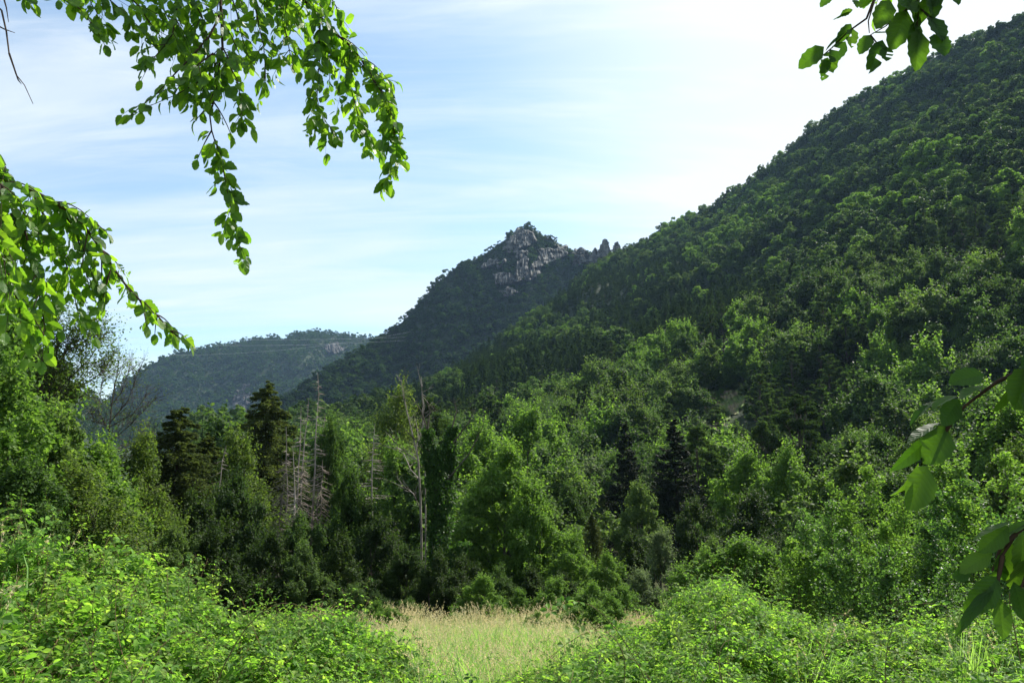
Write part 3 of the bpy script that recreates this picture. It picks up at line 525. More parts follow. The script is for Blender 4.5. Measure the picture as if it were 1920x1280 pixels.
def pinnacle(px, top, base, wpx, r, seed, label, lean=0.1):
    rg = np.random.default_rng(seed); T = at(px, top, r); B = at(px, base, r); Hh = T.z-B.z+14; wd = wpx/F*r; nz, na_ = 26, 22
    t = np.linspace(0, 1, nz)[:, None]; a = np.arange(na_)[None]/na_*2*PI
    rad = wd*(1.5-t*1.15)*(0.55+0.45*np.sqrt(1-t**4+1e-6))*(1+0.95*fbm(np.cos(a)*1.6+seed, np.sin(a)*1.6+t*2.5, 4)+0.2*rg.normal(size=(nz, na_)))
    x = np.cos(a)*rad+lean*wd*t*3+B.x; y = np.sin(a)*rad*0.8+B.y; z = B.z-14+t*Hh+0*a+rg.normal(size=(nz, na_))*0.5
    i = np.arange(nz-1)[:, None]*na_+np.arange(na_)[None]; j = np.arange(nz-1)[:, None]*na_+(np.arange(na_)[None]+1) % na_
    V = np.concatenate([np.stack([x, y, z], -1).reshape(-1, 3), [[x[-1].mean(), y[-1].mean(), z[-1].mean()+1.2]]]); l = (nz-1)*na_+np.arange(na_); 
    o = ob('rock_pinnacle', make_mesh('rock_pinnacle', V, [np.stack([i, j, j+na_, i+na_], -1).reshape(-1, 4), np.stack([l, (nz-1)*na_+(np.arange(na_)+1) % na_, np.full(na_, nz*na_)], 1)], [MT['rock']]))
    tag(o, label, 'rock', 'bare rock pinnacles on the saddle')
pinnacle(1131, 449, 476, 13, 1040, 1, 'tallest jagged grey rock pinnacle on the saddle right of the peak')
pinnacle(1154, 454, 474, 11, 1035, 2, 'small grey rock pinnacle just right of the tallest one, by the wooded slope')
pinnacle(1093, 465, 482, 14, 1045, 3, 'low blunt rock pinnacle on the saddle, nearest to the peak', lean=-.1)
pinnacle(1114, 466, 480, 9, 1040, 4, 'narrow low rock pinnacle against the left foot of the tallest one')

# ================================================================== NEAR TREES
T = put; UN = 'undergrowth trees at the dark foot of the wood'
# left mass
T('ash_tree', 'bright_near', 0, -30, 545, 36, 'tall light green tree filling the left edge of the photo', 'tree', 0.8)
T('ash_tree', 'broad_near', 1, 60, 600, 42, 'tall green tree behind the drooping leaf spray at far left', 'tree', 0.75)
T('ash_tree', 'bright_near', 1, 30, 690, 30, 'feathery bright green tree at the left edge above the brambles', 'tree', 0.8)
T('maple_tree', 'broad_near', 2, 120, 770, 33, 'broad mid green tree above the left brambles, next to the feathery one', 'tree', 0.8)
T('maple_tree', 'bright_near', 0, 190, 830, 36, 'rounded bright green tree above the left brambles', 'tree', 0.8)
T('maple_tree', 'olive_near', 0, 262, 808, 38, 'yellowish olive tree leaning to the right above the brambles', 'tree', .72)
T('maple_tree', 'olive_near', 1, 170, 880, 30, 'low olive green tree just behind the left bramble top', 'tree', 1.2)
T('broadleaf_tree', 'broad_near', 3, 20, 860, 26, 'dark leafy tree right behind the bramble top at the left edge', 'tree', 1.0)
T('spruce_tree', 'spruce_near', 0, 340, 762, 46, 'dense dark spruce left of the olive green broadleaf', 'spruce', 1.35)
T('spruce_tree', 'spruce_near', 1, 392, 812, 52, 'shorter dark spruce close behind the dense dark one', 'spruce', 1.35)
T('broadleaf_tree', 'olive_near', 0, 452, 806, 48, 'olive green tree with dead grey boughs, between the two big spruces', 'tree', 0.8)
T('spruce_tree', 'spruce_near', 2, 505, 716, 66, 'tallest dark spruce, its tip against the far hill', 'spruce', 1.2)
T('broadleaf_tree', 'broad_near', 0, 450, 885, 42, 'leafy green tree under the tallest spruce', 'tree', 0.7)
T('broadleaf_tree', 'bright_near', 1, 415, 950, 70, 'pale green tree glimpsed behind the dark spruces', 'tree', 0.8)
T('hazel_tree', 'broad_near', 1, 626, 772, 47, 'slender bright tree with tiered leaves right of the dead spruces', 'tree', 0.32)
T('hazel_tree', 'broad_near', 2, 655, 880, 44, 'bushy mid green tree under the slender tiered one', 'tree', 0.6)
T('broadleaf_tree', 'olive_near', 1, 745, 735, 78, 'tall thin green tree behind the pale dead birch', 'tree', 0.7)
T('pine_tree', 'pine_near', 0, 800, 738, 90, 'open pine behind the ivy covered trunks', 'pine', 0.7)
T('broadleaf_tree', 'bright_near', 0, 745, 838, 66, 'bright green round tree left of the pale dead birch', 'tree', 0.7)
T('beech_tree', 'bright_near', 3, 948, 835, 50, 'big leafy tree right of the ivy covered trunks', 'tree', 0.92)  # sunlight on the beeches and hornbeams is put into a brighter leaf colour
T('beech_tree', 'bright_near', 2, 1010, 905, 47, 'right-hand dome of foliage beside the big leafy tree', 'tree', 0.8)
T('beech_tree', 'bright_near', 1, 905, 800, 84, 'sunlit yellow-green tree above the big leafy tree', 'tree', 0.9)
T('beech_tree', 'bright_near', 0, 985, 768, 96, 'sunlit rounded tree on the slope above the big leafy tree', 'tree', 0.9)
T('hornbeam_tree', 'bright_near', 0, 1075, 1000, 44, 'low green tree right of the big leafy tree, behind the tawny grass', 'tree', 1.0)
T('hornbeam_tree', 'bright_near', 1, 1135, 1040, 41, 'small bright tree behind the right end of the tawny grass', 'tree', 1.0)
T('willow_bush', 'willow_near', 0, 1238, 1002, 38, 'silvery grey-green willow right of the meadow', 'willow', 1.0)
T('willow_bush', 'willow_near', 1, 1205, 1075, 33, 'small silvery willow at the right corner of the meadow', 'willow', 1.2)
T('spruce_tree', 'fir_near', 0, 1172, 792, 104, 'lone very dark fir with level boughs in the middle of the slope foot', 'fir', 0.75)
T('pine_tree', 'fir_near', 1, 1262, 790, 92, 'broad dark conifer right of the lone very dark fir', 'conifer', 0.95)
T('pine_tree', 'pine_near', 1, 1310, 800, 98, 'ragged pine next to the broad dark conifer', 'pine', 0.8)
T('pine_tree', 'pine_near', 0, 1495, 735, 112, 'tall leaning pine with tiered boughs over the bright maples', 'pine', 0.85)
T('pine_tree', 'pine_near', 1, 1430, 790, 108, 'pine left of the tall leaning pine', 'pine', 0.85)
for k_, (a, b, rr, ky, lb, wd) in enumerate([(1395, 850, 78, 'bright_near', 'small sunlit tree below the pines, right of the broad dark conifer', .8), (1480, 842, 76, 'bright_near', 'sunlit tree with light tips under the tall leaning pine', .9),
        (1590, 815, 82, 'broad_near', 'rounded sunlit maple right of the tall leaning pine', .95), (1660, 812, 96, 'broad_near', 'green dome between the sunlit maple and the right leaf spray', .9), (1760, 775, 84, 'broad_near', 'wide dark green oak left of the right leaf spray', 1.0),
        (1850, 752, 78, 'broad_near', 'wide dark green oak behind the right leaf spray', 1.1), (1935, 760, 74, 'bright_near', 'wide sunlit tree at the right edge under the leaf spray', 1.0), (1200, 905, 72, 'broad_near', 'low rounded tree at the foot of the lone dark fir', .8),
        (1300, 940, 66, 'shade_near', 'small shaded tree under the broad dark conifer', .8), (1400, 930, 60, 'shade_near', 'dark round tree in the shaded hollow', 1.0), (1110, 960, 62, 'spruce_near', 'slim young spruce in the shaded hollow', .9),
        (1500, 960, 46, 'broad_near', 'leafy tree at the left of the sparkling birches', .9), (1890, 835, 30, 'broad_near', 'sunlit leafy tree behind the right edge leaves', .8), (1700, 890, 50, 'broad_near', 'leafy green tree behind the sparkling birches', 1.0),
        (1800, 870, 46, 'bright_near', 'light green tree behind the tall right birch', .9), (1060, 905, 74, 'broad_near', 'green tree on the lower slope left of the lone dark fir', .8)]):
    T('spruce_tree' if 'spruce' in ky else 'broadleaf_tree', ky, k_, a, b, rr, lb, 'spruce' if 'spruce' in ky else 'tree', wd)
for k_, (a, b, rr, wd, lb) in enumerate([(1040, 1085, 34, 1.3, 'low lit bush at the back of the grass, second from the small round shrub'), (1110, 1095, 32, 1.3, 'low lit bush closing in on the right end of the grass'), (1165, 1100, 31, 1.2, 'low lit bush between the tawny grass and the small silvery willow'), (975, 1108, 34, 1.2, 'low lit bush right beside the small round shrub'), (700, 1112, 33, 1.3, 'low green bush at the left end of the grass'), (770, 1120, 34, 1.2, 'low green bush at the foot of the pale birch, behind the grass'),
        (660, 1095, 34, 1.2, 'green bush behind the left brambles, at the left end of the grass')]):
    T('low_bush', 'bright_near' if k_ < 4 else 'broad_near', k_, a, b, rr, lb, 'bush', wd)
for k_, (a, b, rr, wd, lb) in enumerate([(735, 1140, 27, 1.5, 'ankle-high weed clump in the left part of the grass'), (1010, 1148, 28, 1.8, 'weed clump standing in the middle of the grass edge'), (1085, 1138, 27, 1.5, 'weed clump in the right part of the grass'), (1120, 1132, 24, 1.4, 'leafy weed clump against the right bramble mound'), (850, 1150, 30, 1.6, 'weed clump in the grass before the small round shrub'), (1140, 1120, 28, 1.2, 'taller leafy weed at the right corner of the grass'), (700, 1128, 29, 1.2, 'taller leafy weed at the left corner of the grass')]):
    T('weed_clump', 'bright_near', k_, a, b, rr, lb, 'weed', wd)
# dark undergrowth behind the meadow
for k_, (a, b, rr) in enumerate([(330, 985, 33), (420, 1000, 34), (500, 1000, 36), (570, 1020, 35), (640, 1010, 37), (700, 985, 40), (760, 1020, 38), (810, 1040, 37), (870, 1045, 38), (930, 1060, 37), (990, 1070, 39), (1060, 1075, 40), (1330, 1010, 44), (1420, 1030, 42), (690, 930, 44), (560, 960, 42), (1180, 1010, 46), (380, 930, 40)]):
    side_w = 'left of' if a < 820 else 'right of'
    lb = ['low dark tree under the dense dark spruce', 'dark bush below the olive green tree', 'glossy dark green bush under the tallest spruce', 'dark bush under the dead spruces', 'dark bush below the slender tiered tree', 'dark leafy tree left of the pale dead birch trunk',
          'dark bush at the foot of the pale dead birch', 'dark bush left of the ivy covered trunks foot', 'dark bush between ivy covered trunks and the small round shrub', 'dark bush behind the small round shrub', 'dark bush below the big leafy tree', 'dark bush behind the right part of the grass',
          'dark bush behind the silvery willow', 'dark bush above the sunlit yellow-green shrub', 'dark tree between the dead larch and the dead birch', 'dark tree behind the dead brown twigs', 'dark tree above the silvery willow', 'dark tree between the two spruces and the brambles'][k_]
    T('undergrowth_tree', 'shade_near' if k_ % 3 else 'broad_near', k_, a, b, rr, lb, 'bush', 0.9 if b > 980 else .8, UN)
T('round_shrub', 'bright_near', 0, 903, 1080, 32, 'small round light green shrub at the back of the meadow', 'shrub', 1.15)
for k_, (a, b, rr, lb, wd) in enumerate([(1385, 1012, 26, 'sunlit yellow-green shrub behind the right bramble mound', 1.3), (1325, 1035, 27, 'left half of the sunlit shrubs behind the right bramble mound', 1.2), (1440, 1030, 25, 'right-hand sunlit shrub behind the bramble mound', 1.1)]):
    T('shrub', 'bright_near', k_, a, b, rr, lb, 'shrub', wd, 'sunlit shrubs behind the right brambles')

# bare bank among the trees
def bank():
    X, Y = np.meshgrid(np.linspace(1240, 1460, 60), np.linspace(680, 880, 50), indexing='ij'); a, t = az_te(X.ravel(), Y.ravel()); r_ = find_r(side, a, t); x = np.sin(a)*r_; y = np.cos(a)*r_; z = side.z(x, y)+.25+.25*fbm(x/3, y/3, 3)
    ins = np.zeros(X.size, bool); jx = X.ravel()+fbm(X.ravel()/14, Y.ravel()/14, 2)*10
    for p in CLEAR: ins |= inpoly(jx, Y.ravel(), p)
    i = np.arange(59)[:, None]*50+np.arange(49)[None]; q = np.stack([i, i+50, i+51, i+1], -1).reshape(-1, 4); q = q[ins[q].any(1)]
    P = np.stack([x, y, z], 1); tag(ob('bank', make_mesh('bank', P, q, [MT['bank']], True)), kind='structure'); return P[ins]
MT['bank'] = surf_mat('grassy_earth', [(0.38, (0.05, 0.09, 0.022)), (0.52, (0.10, 0.14, 0.04)), (0.58, (0.18, 0.15, 0.09)), (0.75, (0.24, 0.20, 0.14))], 0.16, det=8, bump=.3, bscale=.9)
BP = bank(); rg = np.random.default_rng(5); qx, qy = proj(BP[:, 0], BP[:, 1], BP[:, 2]); kk = rg.permutation(len(BP))[:26]; kk = kk[np.argsort(qx[kk])]
for n_, i in enumerate(kk):
    lb = ['light green bush on the bare bank', 'small olive bush on the bare bank'][n_ % 2]+(', leftmost' if n_ < 2 else ', rightmost' if n_ > 23 else f', {ORD[n_//2]}of its kind from left')
    place('bank_bush', 'bright_mid' if n_ % 2 == 0 else 'broad_mid', int(n_), BP[i, 0], BP[i, 1], BP[i, 2]-.5, rg.uniform(1.6, 4.2), n_*1.3, lb, 'bush', 'bushes on the bare bank', 1.5)
# ================================================================== SPECIAL TREES
def dead_conifer(px, top, r, label, seed, mk='dead', br=1.5, nbr=70, rad=0.11, group='dead bare conifers', lo=0.12, droop=0.35):
    rg = np.random.default_rng(seed); p = at(px, top, r); g = float(Hz(p.x, p.y))-0.1; H = p.z-g
    e = ob('dead_conifer', None, loc=(p.x, p.y, g)); tag(e, label, 'dead tree', group); tk = MB(); kx, ky = rg.normal(0, .02, 2)*H
    wob = rg.normal(0, .012, (12, 2))*H*.35; wob[-1] = 0
    def ax(t): j_ = max(0, min(11, t*11)); return np.array([kx*math.sin(t*3)+np.interp(j_, range(12), wob[:, 0]), ky*math.sin(t*2.5)+np.interp(j_, range(12), wob[:, 1]), t*H])
    tk.tube([ax(t) for t in np.linspace(-0.03, 1, 12)], np.linspace(rad, 0.012, 12), 7); ob('trunk', tk.mesh('trunk', [MT[mk]], True), e); bm_ = MB()
    for k in range(nbr):
        t = rg.uniform(lo, 0.97); a = rg.uniform(0, 6.28); Lb = br*(1-t)**0.7*rg.uniform(0.35, 1.1)+0.15; b = ax(t); d = np.array([math.cos(a), math.sin(a), 0]); sg = rg.uniform(0.6, 1.4)*droop
        P = [b, b+d*Lb*.4+np.array([0, 0, -.10*Lb*sg*2]), b+d*Lb*.8+np.array([0, 0, -.22*Lb*sg*2]), b+d*Lb*1.05+np.array([0, 0, -.16*Lb*sg*2])]; bm_.tube(P, [0.02, 0.015, 0.009, 0.004], 4)
        for q in range(4):
            s_ = rg.uniform(.3, 1); c = P[0]*(1-s_)+np.array(P[2])*s_; dd = unit(np.array([-d[1], d[0], 0])*rg.choice([-1, 1])+d*0.6+np.array([0, 0, -0.5])); bm_.tube([c, c+dd*Lb*0.25], [0.008, 0.003], 3)
    ob('branches', bm_.mesh('branches', [MT[mk]]), e); return e
dead_conifer(594, 698, 46, 'tallest grey dead conifer, bare, right of the tallest spruce', 1, nbr=110, br=1.6)
dead_conifer(565, 762, 45, 'pale bare dead conifer trunk just left of the tallest dead one', 2, nbr=60, br=1.2)
dead_conifer(550, 838, 44, 'short broken dead conifer trunk, leftmost of the dead group', 3, nbr=40, br=0.9)
dead_conifer(580, 745, 49, 'thin dead conifer standing between the two tallest dead ones', 4, nbr=60, br=1.2)
dead_conifer(612, 775, 48, 'thin dead conifer right behind the tallest dead one', 5, nbr=60, br=1.2)
dead_conifer(533, 800, 50, 'thin dead conifer half hidden by the tallest spruce', 6, nbr=40, br=1.0)
dead_conifer(703, 793, 47, 'bare dead larch with long level boughs, midway to the pale birch', 7, nbr=90, br=2.3, droop=0.1)
dead_conifer(428, 835, 45, 'bare dead conifer with pale boughs before the olive green tree', 8, nbr=70, br=2.2, droop=0.6)
dead_conifer(640, 1180-250, 45, 'short dead conifer behind the bushy green tree', 9, nbr=40, br=1.2)
def bare_tree(name, pts, r, rad0, label, cat, seed, mk, limbs, twigs=8, leaf=None, nleaf=0, lsz=0.1):
    """trunk and limbs traced as polylines in the photo, each built at its distance"""
    rg = np.random.default_rng(seed); P = [at(a, b, r) for a, b in pts]; g = float(Hz(P[0].x, P[0].y))-0.2; base = Vector((P[0].x, P[0].y, g)); P[0] = base.copy()
    e = ob(name, None, loc=base); tag(e, label, cat); T_ = [np.array(p-base) for p in P]; tk = MB(); tk.tube(T_, np.linspace(rad0, 0.02, len(T_)), 7); ob('trunk', tk.mesh('trunk', [MT[mk]], True), e)
    bm_ = MB(); ends = []
    for lm in limbs:
        dd = lm[0]; Q = [np.array(at(a, b, r+dd*i/max(1, len(lm)-2))-base) for i, (a, b) in enumerate(lm[1:])]; bm_.tube(Q, np.linspace(rad0*0.5, 0.012, len(Q)), 5); ends += [(Q, k) for k in range(1, len(Q))]
    ends += [(T_, k) for k in range(len(T_)//2, len(T_))]
    LP = []
    for Q, k in ends:
        for _ in range(twigs):
            t = rg.random(); b = Q[k-1]*(1-t)+Q[k]*t; d = unit((Q[k]-Q[k-1])/np.linalg.norm(Q[k]-Q[k-1])+rg.normal(size=3)*0.7); Lt = rg.uniform(.4, 1.5); m1 = b+d*Lt*.5+rg.normal(size=3)*.06; e1 = b+d*Lt+np.array([0, 0, .12])
            bm_.tube([b, m1, e1], [0.016, 0.01, 0.004], 4); LP += [m1, e1]
            for q in range(3): z_ = m1+(e1-m1)*rg.random()+unit(rg.normal(size=3)+d)*Lt*.35; bm_.tube([m1, z_], [0.006, 0.003], 3); LP.append(z_)
    ob('branches', bm_.mesh('branches', [MT[mk]]), e)
    if leaf:
        LP = np.array(LP); c = LP[rg.integers(0, len(LP), nleaf)]+rg.normal(size=(nleaf, 3))*0.22; cm = MB(); leaf_quads(cm, c, unit(rg.normal(size=c.shape)*.6+np.array([0, 0, .8])), lsz, rg); ob('crown', cm.mesh('crown', [MT[leaf]]), e)
    return e
bare_tree('dead_birch', [(792, 1075), (790, 1000), (788, 930), (784, 860), (775, 820), (765, 780), (757, 745), (752, 712)], 45, 0.08, 'pale dead birch with peeling white bark and bare forked limbs', 'dead tree', 21, 'birchbark',
          [(1, (786, 950), (775, 925), (762, 915), (752, 912)), (-1, (785, 865), (765, 850), (745, 838), (742, 818)), (1, (780, 840), (792, 800), (795, 760), (790, 722)), (2, (788, 900), (770, 880), (757, 850), (748, 845))], twigs=3)
bare_tree('dead_birch', [(800, 1050), (798, 960), (797, 880), (795, 800), (792, 760), (790, 706)], 49, 0.05, 'slimmer pale dead birch close behind the right of the first', 'dead tree', 22, 'birchbark', [(1, (797, 850), (785, 820), (780, 790))], twigs=3)
bare_tree('sparse_tree', [(200, 950), (203, 880), (205, 800), (212, 740), (220, 700), (224, 665)], 52, 0.06, 'thin half-bare tree against the sky left of the far hill', 'tree', 23, 'bark',
          [(1, (205, 810), (185, 770), (190, 720), (200, 690)), (-1, (208, 790), (240, 750), (255, 710), (262, 690)), (1, (206, 760), (225, 740), (240, 700), (245, 680)), (0, (204, 830), (240, 800), (270, 770), (292, 745)), (1, (204, 850), (250, 830), (275, 800)), (0, (206, 800), (178, 790), (168, 770)), (0, (206, 800), (250, 775), (280, 735)), (0, (206, 860), (270, 850), (290, 810))], twigs=13, leaf='olive', nleaf=1500, lsz=0.11)
bare_tree('ash_tree', [(60, 980), (70, 860), (85, 760), (100, 700), (130, 650), (150, 615)], 38, 0.08, 'dark limbed tree with thin leaves against the sky at far left', 'tree', 24, 'bark',
          [(1, (85, 760), (130, 710), (170, 670), (185, 640)), (-1, (80, 800), (30, 740), (-20, 690)), (0, (85, 740), (60, 680), (50, 610), (40, 570)), (1, (90, 750), (140, 730), (190, 700), (200, 690)), (0, (100, 700), (110, 640), (105, 600), (100, 560)), (0, (90, 740), (40, 700), (0, 640), (-20, 600)), (0, (120, 660), (160, 640), (175, 620))], twigs=16, leaf='olive', nleaf=9000, lsz=0.13)
for k_, (a_, b_, rr_, lb_) in enumerate([(540, 850, 46, 'leftmost leaning dead snag with a brown tangle of fine twigs'), (572, 870, 44.5, 'dead snag with the densest brown twig tangle, under the tallest dead conifer'), (605, 862, 45.5, 'right-hand dead snag with brown twigs, beside the slender tiered tree')]):
    dead_conifer(a_, b_, rr_, lb_, 40+k_, mk='deadtwig', br=2.6, nbr=150, rad=.07, group='brown twiggy dead snags', lo=.25, droop=.75)
# ivy covered trunks
def ivy_tree():
    r = 43; rg = np.random.default_rng(33); P0 = at(822, 1125, r); g = float(Hz(P0.x, P0.y))-0.1; base = Vector((P0.x, P0.y, g)); e = ob('ivy_covered_tree', None, loc=base)
    tag(e, 'dark forked trunks wrapped in ivy, left of the big leafy tree', 'tree'); lines = [[(822, 1130), (824, 1050), (822, 980), (816, 920), (806, 860), (802, 805)], [(824, 1050), (830, 980), (838, 910), (845, 850), (850, 798)], [(822, 990), (828, 930), (826, 880), (824, 840)], [(826, 1060), (850, 1040), (872, 1020)]]
    tk = MB(); cm = MB(); PP = []; NN = []
    for li, l in enumerate(lines):
        Q = np.array([at(a, b, r+(0.5 if li == 1 else 0))-base for a, b in l]); Q[0, 2] = 0 if li == 0 else Q[0, 2]; rd = np.linspace(0.28 if li < 2 else .14, 0.08, len(Q)); tk.tube(Q, rd, 8)
        n = 9000 if li < 2 else 3000; s_ = rg.random(n)*(len(Q)-1)*0.999; i_ = s_.astype(int); f_ = (s_-i_)[:, None]; c = Q[i_]*(1-f_)+Q[i_+1]*f_; d = unit(rg.normal(size=(n, 3))*np.array([1, 1, .3]))
        th = (0.72 if li < 2 else 0.6)*(0.45+0.95*vnoise(s_*4+li*9, d[:, 0]*1.5+4)); th = th*(1-0.45*s_/len(Q)); PP.append(c+d*(th*np.sqrt(rg.uniform(.35, 1, n)))[:, None]); NN.append(d)
    PP = np.concatenate(PP); NN = np.concatenate(NN); leaf_quads(cm, PP, unit(NN*.7+rg.normal(size=PP.shape)*.4+np.array([0, 0, .3])), 0.13, rg, .85); ob('trunk', tk.mesh('trunk', [MT['bark']], True), e); ob('ivy', cm.mesh('ivy', [MT['ivy']]), e)
    bb_ = MB()
    for l in [[(806, 850), (775, 820), (755, 800)], [(850, 830), (880, 790), (895, 760)], [(802, 810), (790, 770), (772, 745)], [(848, 800), (856, 770), (850, 745)], [(838, 900), (880, 850), (905, 800), (910, 775)], [(802, 805), (806, 770), (800, 752)]]:
        Q = np.array([at(a, b, r)-base for a, b in l]); bb_.tube(Q, np.linspace(.05, .01, len(Q)), 5)
        for _ in range(9):
            t = rg.integers(1, len(Q)); c = Q[t-1]+(Q[t]-Q[t-1])*rg.random(); bb_.tube([c, c+unit(rg.normal(size=3)+np.array([0, 0, .5]))*rg.uniform(.3, .8)], [.012, .004], 3)
    ob('branches', bb_.mesh('branches', [MT['bark']]), e)
MT['ivy'] = leaf_mat('ivy_foliage', [(0.045, 0.11, 0.016), (0.05, 0.12, 0.018)], 0.45, rough=.5)
ivy_tree()
# sparkling birches and saplings on the right: several slim leaders, small glossy leaves held on twigs
def sapling(px, top, r, label, seed, W=2.2, nst=3, nleaf=9000, lsz=0.07, mk='birch', name='birch_sapling', grp='young birches on the right', low=0.12):
    rg = np.random.default_rng(seed); p = at(px, top, r); g = float(Gz(p.x, p.y)); H = p.z-g; e = ob(name, None, loc=(p.x, p.y, g)); tag(e, label, 'birch' if 'birch' in name else 'shrub', grp); tk = MB(); tw = MB(); LP = []; DP = []
    for s_ in range(nst):
        a = rg.uniform(0, 6.28); q = 0 if s_ == 0 else rg.uniform(.2, .42)*W; h_ = H*(1 if s_ == 0 else rg.uniform(.7, .95)); tp = np.array([math.cos(a)*q, math.sin(a)*q, h_]); st = [np.array([0, 0, -.1])+rg.normal(size=3)*np.array([.08, .08, 0])]
        for t in (.25, .5, .75): st.append(tp*t*np.array([t, t, 1])+rg.normal(size=3)*.05)
        st.append(tp); st = np.array(st); tk.tube(st, np.linspace(.035, .004, 5), 5)
        for k in range(46):
            t = rg.uniform(low, .99)**0.8; f = t*4*.999; i_ = int(f); c = st[i_]+(st[i_+1]-st[i_])*(f-i_); Lb = W*.5*(1.08-t)**.8*rg.uniform(.5, 1.2)*(0.45+min(1, t*2.2)*.55); aa_ = rg.uniform(0, 6.28); d = np.array([math.cos(aa_), math.sin(aa_), rg.uniform(.3, .9)])
            Q = [c, c+d*Lb*.5, c+d*Lb+np.array([0, 0, -.12*Lb])]; tw.tube(Q, [.009, .006, .002], 3)
            n = int(nleaf/(nst*46)); u = rg.uniform(.15, 1.05, (n, 1)); pp = Q[0]*(1-u)+Q[2]*u+np.array([0, 0, .3])*u*(1-u)*Lb*.3; LP.append(pp+rg.normal(size=(n, 3))*(.035+.10*Lb))
    LP = np.concatenate(LP); cm = MB(); leaf_quads(cm, LP, unit(rg.normal(size=LP.shape)*.75+np.array([0, 0, .6])), lsz, rg, .7, fold=.1)
    ob('trunk', tk.mesh('trunk', [MT['bark']]), e); ob('branches', tw.mesh('branches', [MT['twig']]), e); ob('crown', cm.mesh('crown', [MT[mk]]), e); return e
for k_, (a, b, rr, W, ns, lb) in enumerate([(1625, 880, 24, 3.0, 4, 'tallest of the sparkling young birches, its thin leader above the others'), (1560, 935, 24, 3.0, 4, 'young birch left of the tallest sparkling one'), (1510, 955, 27, 2.8, 3, 'leftmost young birch, next to the sunlit shrub'),
        (1690, 930, 22, 2.8, 4, 'young birch right of the tallest sparkling one'), (1590, 990, 20, 2.4, 3, 'lower birch in front of the tallest sparkling one'), (1750, 940, 21, 2.6, 3, 'sapling beneath the right leaf spray'), (1480, 1010, 23, 2.2, 3, 'low leafy sapling behind the bramble mound on the right'),
        (1660, 1030, 18, 2.2, 3, 'low sapling below the birches, above the right brambles'), (1810, 900, 20, 2.8, 3, 'tall sapling right of the hanging leaf tips'), (1880, 845, 19, 3.2, 4, 'tall glossy leaved sapling at the right edge, upper one'), (1930, 950, 16, 2.6, 3, 'glossy leaved sapling at the right edge, lower one'), (1770, 1060, 17, 2.4, 3, 'small sapling above the right brambles, left of the lower leaf spray')]):
    sapling(a, b, rr, lb, 60+k_, W, ns, 11000 if W > 2.5 else 8000, 0.075 if rr > 18 else .065, mk='birch' if k_ % 3 else 'bright')
# ================================================================== POWER LINE
for k_, (p0, p1, s_, lb) in enumerate([((120, 628, 1150), (760, 632, 930), 5, 'highest power cable crossing in front of the far hill'), ((120, 636, 1150), (760, 638, 930), 7.5, 'middle power cable crossing in front of the far hill'), ((100, 655, 1150), (770, 622, 930), 17, 'lowest power cable, sagging most, in front of the far hill')]):
    A = np.array(at(*p0)); B = np.array(at(*p1)); mb = MB(); t = np.linspace(0, 1, 40)[:, None]; P = A+(B-A)*t; P[:, 2] -= (4*t*(1-t))[:, 0]*s_; mb.tube(P, 0.07, 4); tag(ob('power_cable', mb.mesh('power_cable', [MT['wire']])), lb, 'cable', 'power cables')

# ================================================================== LEAF SHAPES
def leaf_shape(Ln, Wd, nseg=7, ser=0.05, cup=0.12, curl=0.15, seed=0, stalk=0.0):
    """ovate leaf with toothed edge lying along +Y, folded on its midrib"""
    rg = np.random.default_rng(seed); t = np.linspace(0, 1, nseg+1); wdt = np.sin(PI*t**0.72)**0.7*Wd/2; wdt[0] = .0; wdt[-1] = 0; V = []; 
    y = t*Ln+stalk; z = -curl*Ln*t**2; jit = 1+ser*np.where(np.arange(nseg+1) % 2 == 0, 1, -1)+rg.normal(size=nseg+1)*ser*.5
    Lx = -wdt*jit; Rx = wdt*(2-jit); zl = z+cup*wdt*1.5+rg.normal(size=nseg+1)*Wd*.02; zr = z+cup*wdt*1.5+rg.normal(size=nseg+1)*Wd*.02
    V = np.concatenate([np.stack([0*y, y, z], 1), np.stack([Lx, y+wdt*.35, zl], 1), np.stack([Rx, y+wdt*.35, zr], 1)]); n = nseg+1; i = np.arange(nseg)
    q = np.concatenate([np.stack([i, i+1, n+i+1, n+i], 1), np.stack([i+1, i, 2*n+i, 2*n+i+1], 1)]); u = np.concatenate([t, t-.12, t-.12]); return V, q, u
def rotz(a): return np.array([[math.cos(a), -math.sin(a), 0], [math.sin(a), math.cos(a), 0], [0, 0, 1]])
def frame(d, up):                  # matrix taking +Y to d and +Z near up
    d = d/np.linalg.norm(d); x = np.cross(d, up); x /= np.linalg.norm(x)+1e-9; return np.stack([x, d, np.cross(x, d)], 1)
